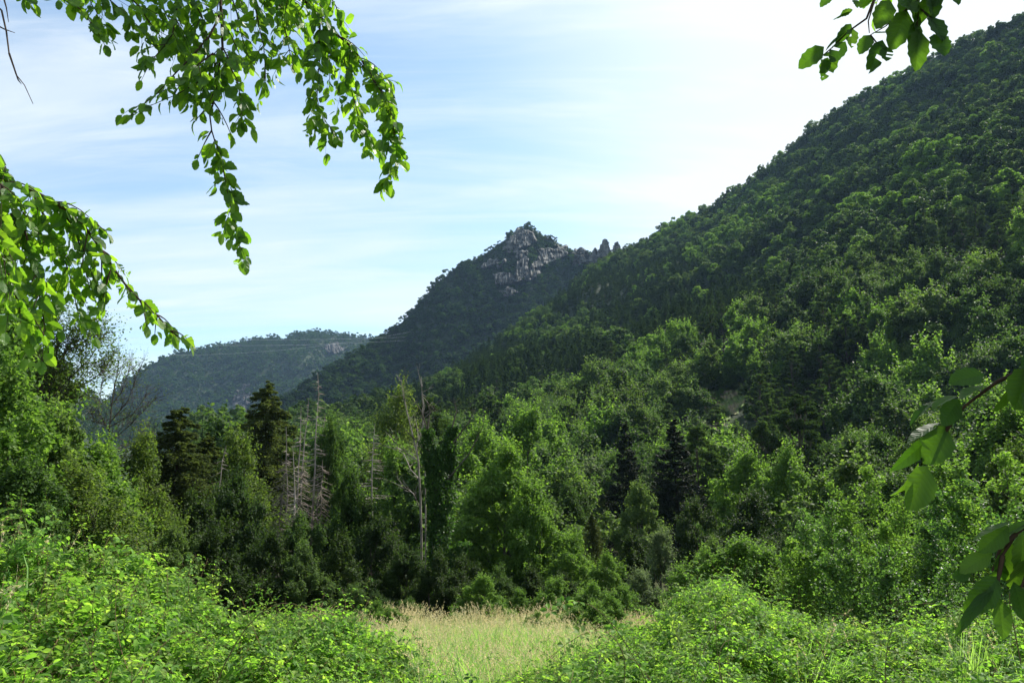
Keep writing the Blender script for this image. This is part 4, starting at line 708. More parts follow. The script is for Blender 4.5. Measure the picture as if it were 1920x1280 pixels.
# ================================================================== BRAMBLES
MT['bramble'] = leaf_mat('bramble_leaf', [(0.11, 0.235, 0.024), (0.14, 0.28, 0.03), (0.08, 0.17, 0.022), (0.18, 0.27, 0.045), (0.12, 0.22, 0.03), (0.09, 0.19, 0.032)], 0.45, rough=.55, spec=.12, vary=.9, ALB=.88)
MT['cane'] = surf_mat('bramble_cane', [(0.3, (0.10, 0.10, 0.035)), (0.7, (0.16, 0.08, 0.05))], 8)
def bramble_sprig(seed, n=8, Ls=0.42, lf=0.058, upright=0.6):
    rg = np.random.default_rng(seed); mb = MB(); t = np.linspace(0, 1, 7); b = rg.uniform(-.3, .3, 2); st = np.stack([t*b[0]*Ls+.10*Ls*np.sin(t*3), t*b[1]*Ls+(t**2)*Ls*(1-upright), t*Ls*upright*(1.15-.15*t)], 1)
    mb.tube(st, np.linspace(.0032, .0012, 7), 4, 1)
    for k in range(n):
        f = (0.12+.88*(k+.5)/n)*5.99; i_ = int(f); c = st[i_]+(st[i_+1]-st[i_])*(f-i_); a = k*2.4+rg.uniform(-.4, .4); pet = np.array([math.cos(a), math.sin(a), rg.uniform(.25, .8)]); pl = rg.uniform(.03, .055); e = c+unit(pet)*pl; mb.tube([c, e], [.0011, .0008], 3, 1)
        s_ = lf*rg.uniform(.6, 1.2)*(1.1-.5*k/n); d0 = unit(pet*np.array([1, 1, .1])+np.array([0, 0, rg.uniform(-.5, .25)])); nrm = unit(np.array([rg.normal()*.35, rg.normal()*.35, 1]))
        for dv in ((0, 1.15), (1.15, .9), (-1.15, .9)):
            V, q, u = leaf_shape(s_*dv[1], s_*dv[1]*.68, 4, .06, .22, .2, int(rg.integers(1e6)), stalk=.006 if dv[0] else .016); V = (frame(d0, nrm)@rotz(dv[0])@V.T).T+e; mb.add(V, q=q, m=0, u=u)
    return mb.mesh('sprig', [MT['bramble'], MT['cane']])
SPR = [bramble_sprig(500+s, n=8+s % 3, lf=(.066, .075, .06, .07, .08, .055)[s % 6], upright=(.6, .45, .8)[s % 3]) for s in range(9)]+[bramble_sprig(520+s, n=13, Ls=.85, lf=.05, upright=.9) for s in range(3)]
# top of the thicket: distance and photo row of its outline at each column
OUT = np.array([(-500, 905, 7.5), (-200, 910, 8), (0, 928, 8.5), (90, 945, 8.8), (180, 965, 9), (260, 1005, 9.4), (330, 1050, 9.8), (380, 1088, 10), (450, 1122, 10.5), (560, 1135, 11), (630, 1145, 11.2), (690, 1165, 11), (730, 1188, 10.6), (765, 1225, 10), (785, 1270, 9.4), (850, 1285, 9.4), (950, 1275, 10.5), (1030, 1255, 11.5),
    (1090, 1228, 12.5), (1135, 1190, 13.5), (1165, 1155, 14), (1200, 1148, 14), (1240, 1125, 14.5), (1275, 1085, 15), (1330, 1072, 15.4), (1390, 1085, 15), (1440, 1118, 15), (1480, 1140, 14.5), (1540, 1160, 14.5), (1640, 1175, 14.5), (1740, 1165, 14), (1800, 1140, 14), (1850, 1150, 14), (1920, 1130, 14), (2100, 1100, 13), (2500, 1080, 11)], float)
oa, ot = az_te(OUT[:, 0], OUT[:, 1]); RN = 2.3
def thicket_z(x, y):
    r = np.hypot(x, y); az = np.arctan2(x, y); rs = np.interp(az, oa, OUT[:, 2]); te = np.interp(az, oa, ot); g = Gz(x, y); zs = te*rs-.14+.16*fbm(az*26, r*0+3, 3); zn = np.minimum(-1.42+0*r, zs+.0*r) if False else -1.45+0*r
    t = np.clip((r-RN)/(rs-RN), 0, 1); z = zn+(zs-zn)*t; lump = fbm(x/.8, y/.8, 3)*.30+fbm(x/2.3+7, y/2.3, 2)*.42; z = z+lump*np.clip(4*t*(1.08-t), 0.1, 1); fall = np.clip((r-rs)/1.3, 0, 1); z = np.where(r > rs, zs*(1-fall)+fall*(g-.1), z)
    return np.maximum(z, g+.02)
MT['blade'] = leaf_mat('grass_blade', [(0.14, 0.28, 0.055), (0.19, 0.33, 0.08), (0.25, 0.36, 0.11)], 0.35, vary=.5, ALB=.9)
MT['stalk'] = leaf_mat('dry_grass', [(0.42, 0.37, 0.21), (0.52, 0.45, 0.28), (0.42, 0.40, 0.22)], 0.3, tint=(1, .95, .7), vary=.4, ALB=.9)
def tuft(seed, nb=26, h=.55, ns=9, hs=.85, spread=.16, wd=.006):
    rg = np.random.default_rng(seed); mb = MB()
    def blade(b, d, h_, w0, m, bend):
        t = np.linspace(0, 1, 4)[:, None]; c = b+np.array([0, 0, 1])*t*h_*(1-.25*bend*t)+d*bend*h_*t**2; s_ = np.cross(d, [0, 0, 1.])+1e-6; s_ = s_/np.linalg.norm(s_)*w0*(1-t**2*.92); V = np.concatenate([c-s_, c+s_]); i = np.arange(3); mb.add(V, q=np.stack([i, i+4, i+5, i+1], 1), m=m); return c
    for k in range(nb): a = rg.uniform(0, 6.28); b = np.array([*(rg.normal(size=2)*spread), 0]); blade(b, np.array([math.cos(a), math.sin(a), 0]), h*rg.uniform(.5, 1.2), wd, 0, rg.uniform(.1, .7))
    for k in range(ns):
        a = rg.uniform(0, 6.28); b = np.array([*(rg.normal(size=2)*spread), 0]); d = np.array([math.cos(a), math.sin(a), 0]); H_ = hs*rg.uniform(.7, 1.15); bd = rg.uniform(.03, .3); c = blade(b, d, H_, wd*.35, 1, bd); tip = c[-1]; dr = unit(c[-1]-c[-2]+d*.05)
        n = 22; u = rg.uniform(0, 1, (n, 1)); P = tip-dr*(1-u)*.16+rg.normal(size=(n, 3))*.008+d*u**2*.03; leaf_quads(mb, P, unit(rg.normal(size=(n, 3))), .026, rg, .35, 1, dr[None]+rg.normal(size=(n, 3))*.3)
    return mb.mesh('tuft', [MT['blade'], MT['stalk']])
TU = [tuft(600+s, 44, .6, 3, .74) for s in range(4)]+[tuft(610+s, 30, .6, 12, .95) for s in range(4)]+[tuft(620+s, 46, .55, 1, .6) for s in range(3)]
CANES = []
for k_ in range(3):                # long arching canes, some dry
    rg = np.random.default_rng(700+k_); mb = MB(); t = np.linspace(0, 1, 12); Lc = (1.1, 1.4, .9)[k_]; P = np.stack([Lc*.75*t**1.3, .06*np.sin(t*6), Lc*.75*np.sin(t*2.3)], 1); mb.tube(P, np.linspace(.0045, .0015, 12), 5, 1)
    for q in range(0 if k_ == 2 else 9):
        i_ = int(rg.integers(3, 11)); d = unit(np.array([rg.normal(), rg.normal(), .4])); V, q_, u = leaf_shape(.06, .04, 4, .06, .2, .2, q, stalk=.02)
        for dv in (0, 1.1, -1.1): mb.add((frame(d, np.array([0, 0, 1.]))@rotz(dv)@V.T).T+P[i_], q=q_, u=u)
    CANES.append(mb.mesh('cane', [MT['bramble'], MT['cane']]))
def thicket(name, a0, a1, n, label, seed):
    rg = np.random.default_rng(seed); a = rg.uniform(a0, a1, n*3); rs = np.interp(a, oa, OUT[:, 2]); r = np.sqrt(rg.uniform(RN**2, (rs+.9)**2)); x = np.sin(a)*r; y = np.cos(a)*r; hole = vnoise(x*1.1+3, y*1.1)*.6+vnoise(x*2.7, y*2.7+8)*.4; w_ = (0.35+1.1*sstep(.22, .5, hole)); 
    k = rg.random(n*3) < w_/1.45; x, y, r, rs = [v[k][:n] for v in (x, y, r, rs)]; m = len(x); z = thicket_z(x, y); dp = rg.random(m)**1.6*.42; hole = vnoise(x*1.1+3, y*1.1)*.6+vnoise(x*2.7, y*2.7+8)*.4; z = z-.22-dp-.55*(1-sstep(.25, .5, hole)); z = np.maximum(z, Gz(x, y)-.05)
    E = np.stack([rg.normal(-.12, .35, m), rg.normal(0, .35, m), rg.uniform(0, 6.28, m)], 1); idx = rg.integers(0, 9, m); tall = rg.random(m) < np.where(r > rs-1.0, .07, .03); idx[tall] = rg.integers(9, 12, tall.sum()); wd_ = rg.random(m); can_ = (wd_ < .006) & (r < rs-3.2); idx[can_] = 12+rg.integers(0, 3, (can_).sum()); gr_ = (wd_ > .988) & (vnoise(x*.8+20, y*.8) > .66) & (r > 5); idx[gr_] = 15+rg.integers(0, 4, gr_.sum()); z = z+.12*(can_); sc = rg.uniform(.75, 1.25, m)*np.where(r < 5, .95, 1.0)
    return scatter(name, np.stack([x, y, z], 1), E, sc, idx, SPR+CANES+TU[:4], label, 'bramble thicket')
def area(a0, a1): q = np.linspace(a0, a1, 60); return np.trapezoid(.5*(np.interp(q, oa, OUT[:, 2])**2-RN**2), q) if hasattr(np, 'trapezoid') else np.trapz(.5*(np.interp(q, oa, OUT[:, 2])**2-RN**2), q)
AM = float(az_te(930, 1250)[0]); DEN = 145
thicket('bramble_thicket', R(-41), AM, int(area(R(-41), AM)*DEN), 'big mound of bright green brambles filling the lower left corner', 71)
thicket('bramble_thicket', AM, R(41), int(area(AM, R(41))*DEN), 'lower spread of sunlit brambles and nettles along the bottom right', 72)
# soil and litter under the canes
gg = np.linspace(-1, 1, 2)
# ================================================================== MEADOW
rg = np.random.default_rng(81); n = 20000; a = rg.uniform(R(-34), R(34), n); r = np.sqrt(rg.uniform(8.5**2, (30.5+2.5*vnoise(a*40, a*7))**2, n)); x = np.sin(a)*r; y = np.cos(a)*r
rs = np.interp(a, oa, OUT[:, 2]); k = (r > rs+.2) & ((np.abs(a-R(-1)) < R(15)) | (rg.random(n) < .25)); x, y, r, a = x[k], y[k], r[k], a[k]; dry = .03+.72*sstep(25.5, 33, r+4*fbm(x/3, y/3, 3)+2.5*fbm(x/.9, y/.9, 2)); dry = dry*(.45+1.1*sstep(.25, .7, vnoise(x/2.2+9, y/1.6))); u = rg.random(len(x))
idx = np.where(u < dry*.62, 4+rg.integers(0, 4, len(x)), np.where(rg.random(len(x)) < .55, rg.integers(0, 4, len(x)), 8+rg.integers(0, 3, len(x)))); m = len(x)
scatter('meadow_grass', np.stack([x, y, Gz(x, y)-.02], 1), np.stack([rg.normal(0, .12, m), rg.normal(0.06, .12, m), rg.uniform(0, 6.28, m)], 1), rg.uniform(.6, 1.25, m)*(.6+.8*vnoise(x/1.3, y/1.3)), idx, TU, 'tall tawny seeding grass turning green nearer the camera', 'grass')
# ================================================================== OVERHANGING BRANCHES
MT['leafbig'] = leaf_mat('elm_leaf', [(0.09, 0.20, 0.022), (0.10, 0.215, 0.024)], 0.55, tint=(1.35, 1.35, .3), rough=.42, spec=.35, vary=.7, ALB=.72, veins=True)
LEAFS = [leaf_shape(1, rgw, 9, .07, .14, cu, 900+i_) for i_, (rgw, cu) in enumerate([(.58, .1), (.62, .25), (.55, .4), (.6, -.1), (.52, .55), (.64, .15)])]
def holed(V, q, u, rg): k = rg.random(len(q)) > .12; return V, q[k], u
class Spray:
    def __init__(s, seed): s.rg = np.random.default_rng(seed); s.st = MB(); s.lf = MB()
    def leaf(s, p, d, up, ln, hole=False):
        V, q, u = LEAFS[int(s.rg.integers(len(LEAFS)))]; V, q, u = holed(V, q, u, s.rg) if hole else (V, q, u); s.lf.add((frame(d, up)@(V*ln).T).T+p, q=q, u=u)
    MUL = 1.0
    def line(s, pts, r0, leaf=.065, dens=1.0, side=.16, nside=1.0, rad=.004, bare=0.0, sag=.5, hole=.12, P3=None):
        rg = s.rg; P = np.array(P3, float) if P3 is not None else np.array([at(p[0], p[1], p[2] if len(p) > 2 else r0) for p in pts]); sg = np.linalg.norm(np.diff(P, axis=0), axis=1); cum = np.concatenate([[0], np.cumsum(sg)]); tot = cum[-1]; m = max(8, int(tot/.05)); q = np.linspace(0, tot, m)
        Q = np.stack([np.interp(q, cum, P[:, i]) for i in range(3)], 1)
        for _ in range(2): Q[1:-1] = (Q[:-2]+2*Q[1:-1]+Q[2:])/4
        Q[1:-1] += rg.normal(size=(m-2, 3))*.002; s.st.tube(Q, np.linspace(rad, rad*.3, m), 6); T = unit(np.gradient(Q, axis=0)); sd = 1
        def dress(Q, T, ln, dn, tip):
            L_ = np.linalg.norm(Q[-1]-Q[0]); c_ = max(3, int(L_/.0205*dn*s.MUL)); sd = 1
            for k in range(c_):
                f = (k+.5)/c_*(len(Q)-1)*.999; i_ = int(f); c = Q[i_]+(Q[i_+1]-Q[i_])*(f-i_); t = T[i_]; sdv = np.cross(t, [0, 0, 1.]); nn = np.linalg.norm(sdv); sdv = sdv/nn if nn > .3 else unit(rg.normal(size=3)*np.array([1, 1, .1])); sd = -sd
                d = unit(t*.55+sdv*sd*rg.uniform(.5, 1)+np.array([0, 0, -rg.uniform(.1, .9)])+rg.normal(size=3)*.28); nrm = unit(np.array([.1, -.75, .45])+rg.normal(size=3)*.6); st_ = c+d*.008
                s.leaf(st_, d, nrm, 1.12*ln*rg.uniform(.45, 1.2)*(1-.35*k/c_), rg.random() < hole)
            s.leaf(Q[-1], unit(T[-1]+np.array([0, 0, -.4])), unit(np.array([0, 0, 1.])+rg.normal(size=3)*.4), ln*.8)
        i0 = int(bare*m); dress(Q[i0:], T[i0:], leaf, dens, True)
        ns = int(tot*(1-bare)/.036*nside*s.MUL)
        for k in range(ns):
            f = (bare+(1-bare)*(k+rg.random())/max(1, ns))*(m-1)*.999; i_ = int(f); c = Q[i_]; t = T[i_]; sv = unit(np.cross(t, rg.normal(size=3))); Ls = side*rg.uniform(.35, 1.1)*(1-.5*f/m); d = unit(t*.6+sv*.8+np.array([0, 0, -sag*.3])); u = np.linspace(0, 1, 5)[:, None]; B = c+d*Ls*u+np.array([0, 0, -1.])*sag*Ls*u**2*.7; s.st.tube(B, np.linspace(rad*.4, rad*.15, 5), 4); dress(B, unit(np.gradient(B, axis=0)), leaf*.92, dens, True)
    def build(s, parent, label=None, mk='leafbig'):
        e = ob('branch', s.st.mesh('branch', [MT['twig']], True), parent); ob('foliage', s.lf.mesh('foliage', [MT[mk]], False, True), e)
        if label: e['label'] = label
        return e
def big_tree(name, loc, H, rad, label, limbs, lr=.035):
    g = float(Gz(loc[0], loc[1])); e = ob(name, None); tag(e, label, 'tree'); tk = MB(); B = np.array([loc[0], loc[1], g-.2]); tk.tube([B, B+[0.02, .03, .6], B+[.05, 0, 2], B+[0.1, .05, H*.55], B+[.05, .1, H]], [rad*1.35, rad, rad*.85, rad*.6, rad*.2], 12)
    for l in limbs:
        P = np.array(l, float); cum = np.linspace(0, 1, len(P)); q = np.linspace(0, 1, 14); Q = np.stack([np.interp(q, cum, P[:, i]) for i in range(3)], 1)
        for _ in range(2): Q[1:-1] = (Q[:-2]+2*Q[1:-1]+Q[2:])/4
        tk.tube(Q, np.linspace(lr, .0045, 14)*(1-.35*np.sin(np.linspace(0, PI, 14))), 8)
    ob('trunk', tk.mesh('trunk', [MT['bark']], True), e); return e
# left tree: the trunk stands out of frame to the left, its boughs arch over the view
def A3(*a): return tuple(at(*a))
LT = big_tree('overhanging_tree', (-3.4, 1.0), 6.5, .16, 'tree outside the left edge whose leafy boughs hang across the upper left sky',
    [[(-3.3, 1.05, 2.2), (-2.4, 1.7, 2.9), A3(150, -260, 2.6), A3(410, -120, 2.6)], [(-3.3, 1.05, 2.6), (-2.2, 1.6, 3.2), A3(300, -330, 2.7), A3(560, -140, 2.7)], [(-3.35, 1.02, 1.2), (-2.8, 1.6, 1.5), A3(-190, 130, 2.2), A3(-90, 250, 2.2)], [(-3.3, 1.05, 2.0), (-2.6, 1.6, 2.3), A3(-60, -120, 2.6), A3(60, -60, 2.6)]])
s = Spray(1); s.MUL = .92
s.line([(410, -120), (413, -20), (417, 60), (418, 120), (404, 170), (390, 210), (392, 240), (405, 272)], 2.6, leaf=.055, dens=.25, side=.18, nside=.7, rad=.007)
s.line([(403, 262), (418, 300), (424, 350), (434, 400), (446, 450), (457, 492)], 2.6, leaf=.058, dens=1.3, side=.075, nside=1.3, rad=.003, sag=.9)
s.line([(415, 20), (395, 70), (355, 110), (318, 150), (288, 185), (245, 216)], 2.55, leaf=.055, dens=.75, side=.12, nside=.45, rad=.004, bare=.25)
s.line([(400, 100), (360, 130), (330, 165), (322, 190)], 2.5, leaf=.055, dens=1, side=.12, nside=1.0, rad=.003)
s.line([(418, 100), (385, 150), (372, 185), (368, 205)], 2.6, leaf=.058, dens=1, side=.1, nside=1.0, rad=.003)
s.line([(418, 90), (440, 140), (455, 190), (452, 232)], 2.55, leaf=.058, dens=1, side=.12, nside=1.2, rad=.003)
s.line([(300, -80), (340, 0), (330, 60), (300, 100), (270, 128)], 2.6, leaf=.055, dens=.9, side=.14, nside=1.1, rad=.004, bare=.15)
s.line([(190, -90), (235, -10), (285, 45), (310, 80)], 2.7, leaf=.052, dens=.8, side=.12, nside=.8, rad=.004, bare=.2)
s.line([(60, -60), (110, -20), (155, 20), (185, 55), (196, 84)], 2.6, leaf=.052, dens=1.0, side=.08, nside=.9, rad=.003, bare=.2)
s.line([(20, -60), (50, -10), (62, 8)], 2.6, leaf=.05, dens=.8, side=.04, nside=.5, rad=.002, bare=.2)
s.line([(120, -80), (180, -20), (230, 20), (262, 55), (290, 78)], 2.65, leaf=.055, dens=1.1, side=.12, nside=1.3, rad=.003)
s.line([(250, -80), (290, -10), (320, 40), (345, 90), (350, 140)], 2.7, leaf=.055, dens=1.1, side=.14, nside=1.3, rad=.003)
s.line([(150, -70), (165, -10), (185, 30), (192, 60)], 2.7, leaf=.052, dens=1.1, side=.08, nside=1.2, rad=.002)
s.line([(395, 140), (350, 170), (300, 192), (262, 205), (240, 220)], 2.5, leaf=.055, dens=.7, side=.05, nside=.4, rad=.002)
s.line([(330, -60), (370, 10), (390, 60), (395, 110), (380, 150)], 2.6, leaf=.057, dens=1.1, side=.15, nside=1.3, rad=.003)
s.build(LT, 'hanging leafy branch with one long drooping tip')
s = Spray(2); s.MUL = .95
s.line([(470, -140), (520, -60), (575, 10), (620, 50), (665, 95), (705, 150), (735, 200), (748, 240)], 2.7, leaf=.06, dens=1.1, side=.17, nside=1.25, rad=.007, sag=.8)
s.line([(700, 150), (738, 200), (742, 250), (730, 300), (733, 350)], 2.65, leaf=.06, dens=1.4, side=.09, nside=1.2, rad=.003, sag=1)
s.line([(640, 80), (655, 150), (668, 210), (690, 250), (712, 290)], 2.75, leaf=.058, dens=1.2, side=.12, nside=1.3, rad=.003, sag=1)
s.line([(600, 50), (600, 120), (590, 180), (600, 225), (630, 255)], 2.7, leaf=.058, dens=1.2, side=.12, nside=1.2, rad=.003, sag=1)
s.line([(500, -120), (520, -20), (535, 60), (548, 120)], 2.8, leaf=.06, dens=1.1, side=.15, nside=1.3, rad=.005)
s.line([(460, -120), (470, -20), (485, 50), (500, 110), (495, 165)], 2.75, leaf=.058, dens=.9, side=.14, nside=1.0, rad=.004)
s.line([(560, -60), (600, -30), (632, 10), (640, 50)], 2.75, leaf=.06, dens=1.2, side=.08, nside=1.0, rad=.004)
s.line([(400, -90), (440, 0), (452, 60), (470, 120)], 2.8, leaf=.058, dens=.9, side=.14, nside=1.0, rad=.004)
s.line([(520, -60), (560, 20), (580, 80)], 2.9, leaf=.058, dens=1.1, side=.14, nside=1.2, rad=.004)
s.line([(655, 90), (700, 150), (742, 153)], 2.7, leaf=.058, dens=.8, side=.05, nside=.6, rad=.003)
s.build(LT, 'dense arching branch of bright leaves reaching farthest right')
s = Spray(3); s.MUL = 1.15
s.line([(-90, 250), (-20, 340), (45, 352), (110, 372), (160, 420), (195, 480), (225, 530), (275, 575), (320, 615), (352, 645)], 2.2, leaf=.045, dens=1.2, side=.11, nside=1.15, rad=.006, bare=.12, sag=.7)
s.line([(-90, 250), (-30, 270), (5, 300), (18, 330)], 2.2, leaf=.045, dens=1.3, side=.07, nside=1.2, rad=.004, bare=.3)
s.line([(0, 345), (30, 400), (60, 460), (72, 520), (80, 580), (88, 640)], 2.15, leaf=.046, dens=1.2, side=.12, nside=1.3, rad=.004, sag=1)
s.line([(60, 360), (90, 420), (120, 480), (135, 540), (155, 610)], 2.25, leaf=.046, dens=1.1, side=.11, nside=1.1, rad=.003, sag=1)
s.line([(-40, 380), (-10, 430), (10, 480), (20, 540), (50, 600)], 2.1, leaf=.046, dens=1.2, side=.13, nside=1.4, rad=.004, sag=1)
s.line([(110, 380), (140, 430), (160, 480), (168, 540)], 2.2, leaf=.046, dens=1.1, side=.1, nside=1.2, rad=.003, sag=1)
s.line([(-60, 350), (-10, 400), (40, 430), (80, 440)], 2.25, leaf=.046, dens=1.1, side=.12, nside=1.3, rad=.003, sag=1)
s.build(LT, 'lower left branch drooping down to the hilltop line')
bt = MB()
for l in [[(-40, -20), (3, 20), (12, 60), (17, 100), (30, 140), (46, 160), (62, 195)], [(-20, 40), (8, 55), (28, 62)], [(17, 100), (34, 150), (40, 158)], [(2, -20), (12, 15), (16, 42)], [(-60, 0), (-20, 30), (0, 45)]]:
    Q = np.array([at(a, b, 2.4) for a, b in l]); bt.tube(Q, np.linspace(.003, .0008, len(Q)), 4)
bt.tube([A3(60, -60, 2.6), A3(-10, -50, 2.5), A3(-40, -20, 2.4)], [.006, .004, .003], 5)
o = ob('bare_twig', bt.mesh('bare_twig', [MT['twig']]), LT); o['label'] = 'thin bare twig at the top left corner'
# right tree
RTr = big_tree('overhanging_tree', (3.6, .6), 6.5, .15, 'tree outside the right edge whose few big-leaved twigs hang into the right side',
    [[(3.5, .65, 2.4), (2.9, .95, 2.6), (2.3, 1.2, 2.4), A3(1800, -260, 1.75), A3(1700, -120, 1.7)], [(3.5, .65, 2.6), (2.7, 1.0, 2.3), (1.9, 1.15, 1.3), (1.35, 1.05, .6), A3(2120, 590, 1.25), A3(2010, 640, 1.2)], [(3.5, .62, 1.9), (2.6, .9, 1.7), (1.8, .95, .7), (1.25, .95, .15), A3(2120, 850, 1.2), A3(2030, 900, 1.15)]], .022)
def leafat(s, px, py, r, tx, ty, tr=None, up=(0, -.6, .8), wide=None, kind=None, hole=False):
    """a leaf whose base and tip are seen at the two pixels; up turns its face"""
    B = np.array(at(px, py, r)); Tp = np.array(at(tx, ty, tr or r)); d = Tp-B; ln = np.linalg.norm(d); k = int(s.rg.integers(len(LEAFS))) if kind is None else kind; V, q, u = LEAFS[k]; V = V*np.array([ln*(wide or 1), ln, ln*(wide or 1)]); V, q, u = holed(V, q, u, s.rg) if hole else (V, q, u)
    s.lf.add((frame(d, np.array(up, float)+s.rg.normal(size=3)*.12)@V.T).T+B, q=q, u=u)
s = Spray(4); r = 1.7
for l in [[(1700, -120), (1650, -30), (1625, 35), (1590, 60), (1560, 90), (1530, 115)], [(1640, 0), (1628, 40), (1630, 62)], [(1700, -120), (1720, -30), (1722, 20), (1720, 50)], [(1722, 0), (1690, 25), (1660, 50), (1632, 66)], [(1720, 10), (1745, 35), (1765, 60)], [(1700, -120), (1770, -40), (1790, -5)], [(1632, 66), (1645, 82), (1660, 90)]]:
    Q = np.array([at(a, b, r) for a, b in l]); s.st.tube(Q, np.linspace(.0035 if len(l) > 4 else .002, .001, len(Q)), 5)
V_ = (0, -1, .25)
for (a, b, c, d, kk, wd, up, ho) in [(1560, -8, 1538, 12, 0, 1, V_, 0), (1600, 0, 1610, 10, 1, 1, V_, 0), (1575, 30, 1598, 18, 0, 1.1, V_, 0), (1597, 22, 1562, 40, 3, .6, (0, -.2, 1), 0), (1596, 45, 1572, 78, 2, .9, V_, 0), (1592, 55, 1545, 92, 1, .4, (.5, -.3, 1), 0), (1545, 88, 1498, 127, 0, .95, V_, 1), (1585, 78, 1556, 120, 3, .9, V_, 1), (1562, 95, 1545, 145, 1, .9, V_, 1), (1596, 52, 1598, 88, 0, .9, V_, 1),
        (1552, 108, 1545, 138, 2, .9, V_, 0), (1632, 66, 1612, 100, 0, 1.1, V_, 0), (1668, 0, 1645, 52, 0, 1.1, V_, 0), (1655, 75, 1632, 132, 1, .8, V_, 1), (1662, 88, 1660, 118, 3, 1.1, V_, 1), (1635, 62, 1670, 62, 3, .35, (0, -.2, 1), 0), (1700, 20, 1672, 92, 0, 1.0, V_, 0), (1718, 40, 1712, 95, 1, .7, V_, 0), (1722, 55, 1720, 131, 0, .8, V_, 0), (1726, 20, 1760, 40, 2, .9, (0, -.5, 1), 0),
        (1742, 30, 1772, 72, 0, 1.1, V_, 0), (1750, 65, 1775, 100, 0, 1.3, V_, 0), (1690, -15, 1715, 30, 3, 1, V_, 0), (1705, -20, 1688, 22, 2, 1, (0, -.4, 1), 0), (1735, -20, 1762, 22, 1, 1, V_, 0), (1775, -20, 1800, 6, 0, 1, V_, 0), (1700, 5, 1735, 48, 2, .8, (0, -.3, 1), 0), (1728, 30, 1700, 60, 1, .7, (0, -.3, 1), 0), (1745, -10, 1725, 40, 4, .9, V_, 0), (1765, -25, 1752, 12, 0, .9, V_, 0)]:
    leafat(s, a, b, r, c, d, r-.01, up, wd, kk, bool(ho))
s.build(RTr, 'twig of large leaves with insect holes against the white sky at the top right', 'bigshade')
s = Spray(5); r = 1.15
for l in [[(2010, 640), (1925, 690), (1870, 715), (1810, 760), (1770, 800)], [(1790, 780), (1760, 830), (1740, 870)], [(1925, 690), (1910, 720)]]:
    Q = np.array([at(a, b, r) for a, b in l]); s.st.tube(Q, np.linspace(.0035, .0012, len(Q)), 6)
for (a, b, c, d, tr, kk, wd, up) in [(1846, 702, 1780, 714, 1.13, 0, 1.1, (0, -.8, .6)), (1850, 722, 1800, 735, 1.08, 1, .5, (0, -.1, 1)), (1795, 742, 1748, 752, 1.1, 2, .5, (.2, -.1, 1)), (1752, 752, 1702, 782, 1.12, 4, .5, (.3, -.1, 1)), (1798, 748, 1762, 800, 1.12, 3, .8, (.5, -.6, .5)), (1762, 792, 1700, 822, 1.1, 1, .45, (.3, -.15, 1)), (1775, 800, 1738, 868, 1.12, 0, 1.2, (.2, -1, .2)),
        (1742, 818, 1694, 878, 1.1, 4, .55, (.7, -.3, .6)), (1738, 872, 1712, 955, 1.12, 5, 1.05, (.15, -1, .2)), (1722, 868, 1688, 942, 1.17, 2, .7, (.5, -.7, .3)), (1775, 762, 1808, 792, 1.14, 3, .6, (0, -.4, 1)), (1915, 695, 1872, 775, 1.14, 1, .5, (.6, -.5, .5)), (1925, 690, 1908, 765, 1.12, 0, 1.1, V_), (1940, 660, 1935, 720, 1.12, 3, 1.0, V_), (1945, 640, 1990, 700, 1.12, 1, 1.0, V_), (1945, 720, 1925, 770, 1.12, 0, 1, V_)]:
    leafat(s, a, b, r, c, d, tr, up, wd, kk)
s.build(RTr, 'twig with big dark and glowing leaves on the right, ending in hanging leaf tips', 'bigshade')
s = Spray(6); r = 1.1
for l in [[(2030, 900), (1950, 965), (1905, 1000), (1880, 1040), (1872, 1080)], [(1905, 1000), (1875, 1030), (1860, 1070)], [(1880, 1040), (1870, 1095), (1878, 1118)], [(1950, 965), (1935, 1050), (1915, 1100)]]:
    Q = np.array([at(a, b, r) for a, b in l]); s.st.tube(Q, np.linspace(.003, .0012, len(Q)), 6)
for (a, b, c, d, tr, kk, wd, up) in [(1890, 985, 1838, 1035, 1.08, 0, .9, (0, -.8, .6)), (1905, 975, 1820, 1005, 1.06, 1, .4, (0, -.1, 1)), (1860, 1035, 1800, 1072, 1.08, 0, .8, (0, -.8, .5)), (1820, 1075, 1782, 1080, 1.08, 3, .9, V_), (1872, 1080, 1818, 1150, 1.07, 1, .8, V_), (1868, 1090, 1792, 1185, 1.05, 4, .3, (.6, -.2, .7)), (1872, 1118, 1885, 1198, 1.09, 0, .85, V_), (1900, 1090, 1925, 1165, 1.1, 0, .9, V_), (1915, 1000, 1925, 1080, 1.1, 2, 1.0, V_), (1895, 1015, 1882, 1085, 1.12, 3, .8, V_),
        (1885, 1060, 1850, 1100, 1.13, 1, .8, V_), (1930, 980, 1880, 1000, 1.1, 0, .9, (0, -.6, .8)), (1920, 1050, 1900, 1110, 1.12, 1, .8, V_), (1940, 1080, 1960, 1150, 1.1, 0, 1, V_), (1880, 1035, 1868, 1072, 1.1, 0, .8, V_)]:
    leafat(s, a, b, r, c, d, tr, up, wd, kk)
s.build(RTr, 'lower right twig of large leaves, one glowing light green leaf at its tip', 'bigshade')
s = Spray(8)                        # unseen leafy boughs, added towards the sun to shade the right-hand twigs
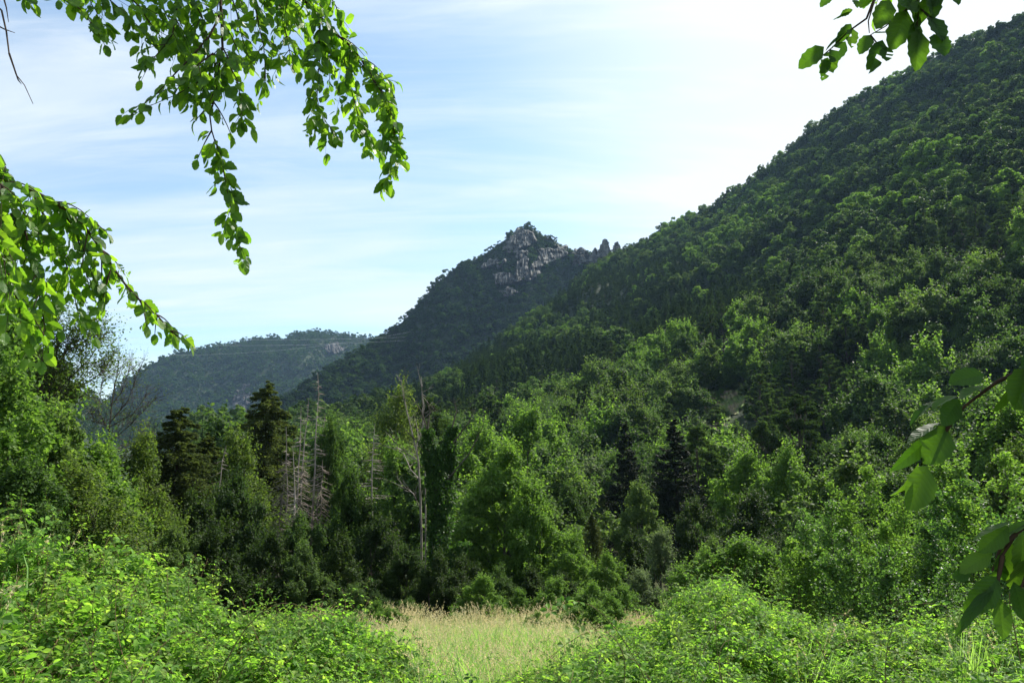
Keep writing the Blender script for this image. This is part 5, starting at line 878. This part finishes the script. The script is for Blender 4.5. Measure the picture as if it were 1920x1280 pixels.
for k_, (pxl, row, rr, t_) in enumerate([(1730, 900, 1.12, 2.35), (1770, 800, 1.12, 2.3), (1800, 740, 1.13, 2.35), (1740, 850, 1.12, 2.6), (1900, 720, 1.14, 1.9), (1860, 1060, 1.1, 1.75), (1830, 1110, 1.08, 1.95), (1890, 1020, 1.1, 1.7), (1880, 1090, 1.1, 2.0)]):
    e_ = np.array(at(pxl, row, rr))+np.array(sdir)*t_+np.array([.06, 0, .06]); s.line(None, 0, leaf=.085, dens=.9, side=.2, nside=1.3, rad=.006, bare=.5, sag=.3, P3=[(3.0, .9, 2.6), tuple(e_+np.array([.75, -.25, .45])), tuple(e_+np.array([.3, -.1, .2])), tuple(e_)])
s.build(RTr)
s = Spray(9); c1_ = np.array(at(1680, 40, 1.7))+np.array(sdir)*1.0  # more unseen leaves, added sunward to shade the top right twig
for q in range(4): s.line(None, 0, leaf=.075, dens=.7, side=.2, nside=.8, rad=.005, bare=.5, P3=[(2.9, .9, 2.6), (2.2+.1*q, 1.3, 2.45), c1_+np.array([.35, 0, .15+.05*q]), c1_+s.rg.normal(size=3)*np.array([.16, .14, .05])+np.array([0, 0, .1])])
s.build(RTr)

# ================================================================== HAZE
def haze(d):
    x0, x1, y0, y1, z0, z1 = -2600, 2600, -150, 3300, -75, 620
    V = [(x, y, z) for x in (x0, x1) for y in (y0, y1) for z in (z0, z1)]
    o = ob('haze', make_mesh('haze', V, np.array([[0, 1, 3, 2], [4, 6, 7, 5], [0, 4, 5, 1], [2, 3, 7, 6], [0, 2, 6, 4], [1, 5, 7, 3]]))); o.display_type = 'WIRE'
    m = bpy.data.materials.new('haze'); m.use_nodes = True; n = m.node_tree; n.nodes.clear(); v = N(n, 'ShaderNodeVolumePrincipled')
    v.inputs['Color'].default_value = (0.42, 0.66, 1.0, 1); v.inputs['Density'].default_value = d; v.inputs['Anisotropy'].default_value = 0.25
    L(n, v.outputs[0], N(n, 'ShaderNodeOutputMaterial').inputs['Volume']); o.data.materials.append(m); tag(o, kind='stuff')
haze(0.00005)
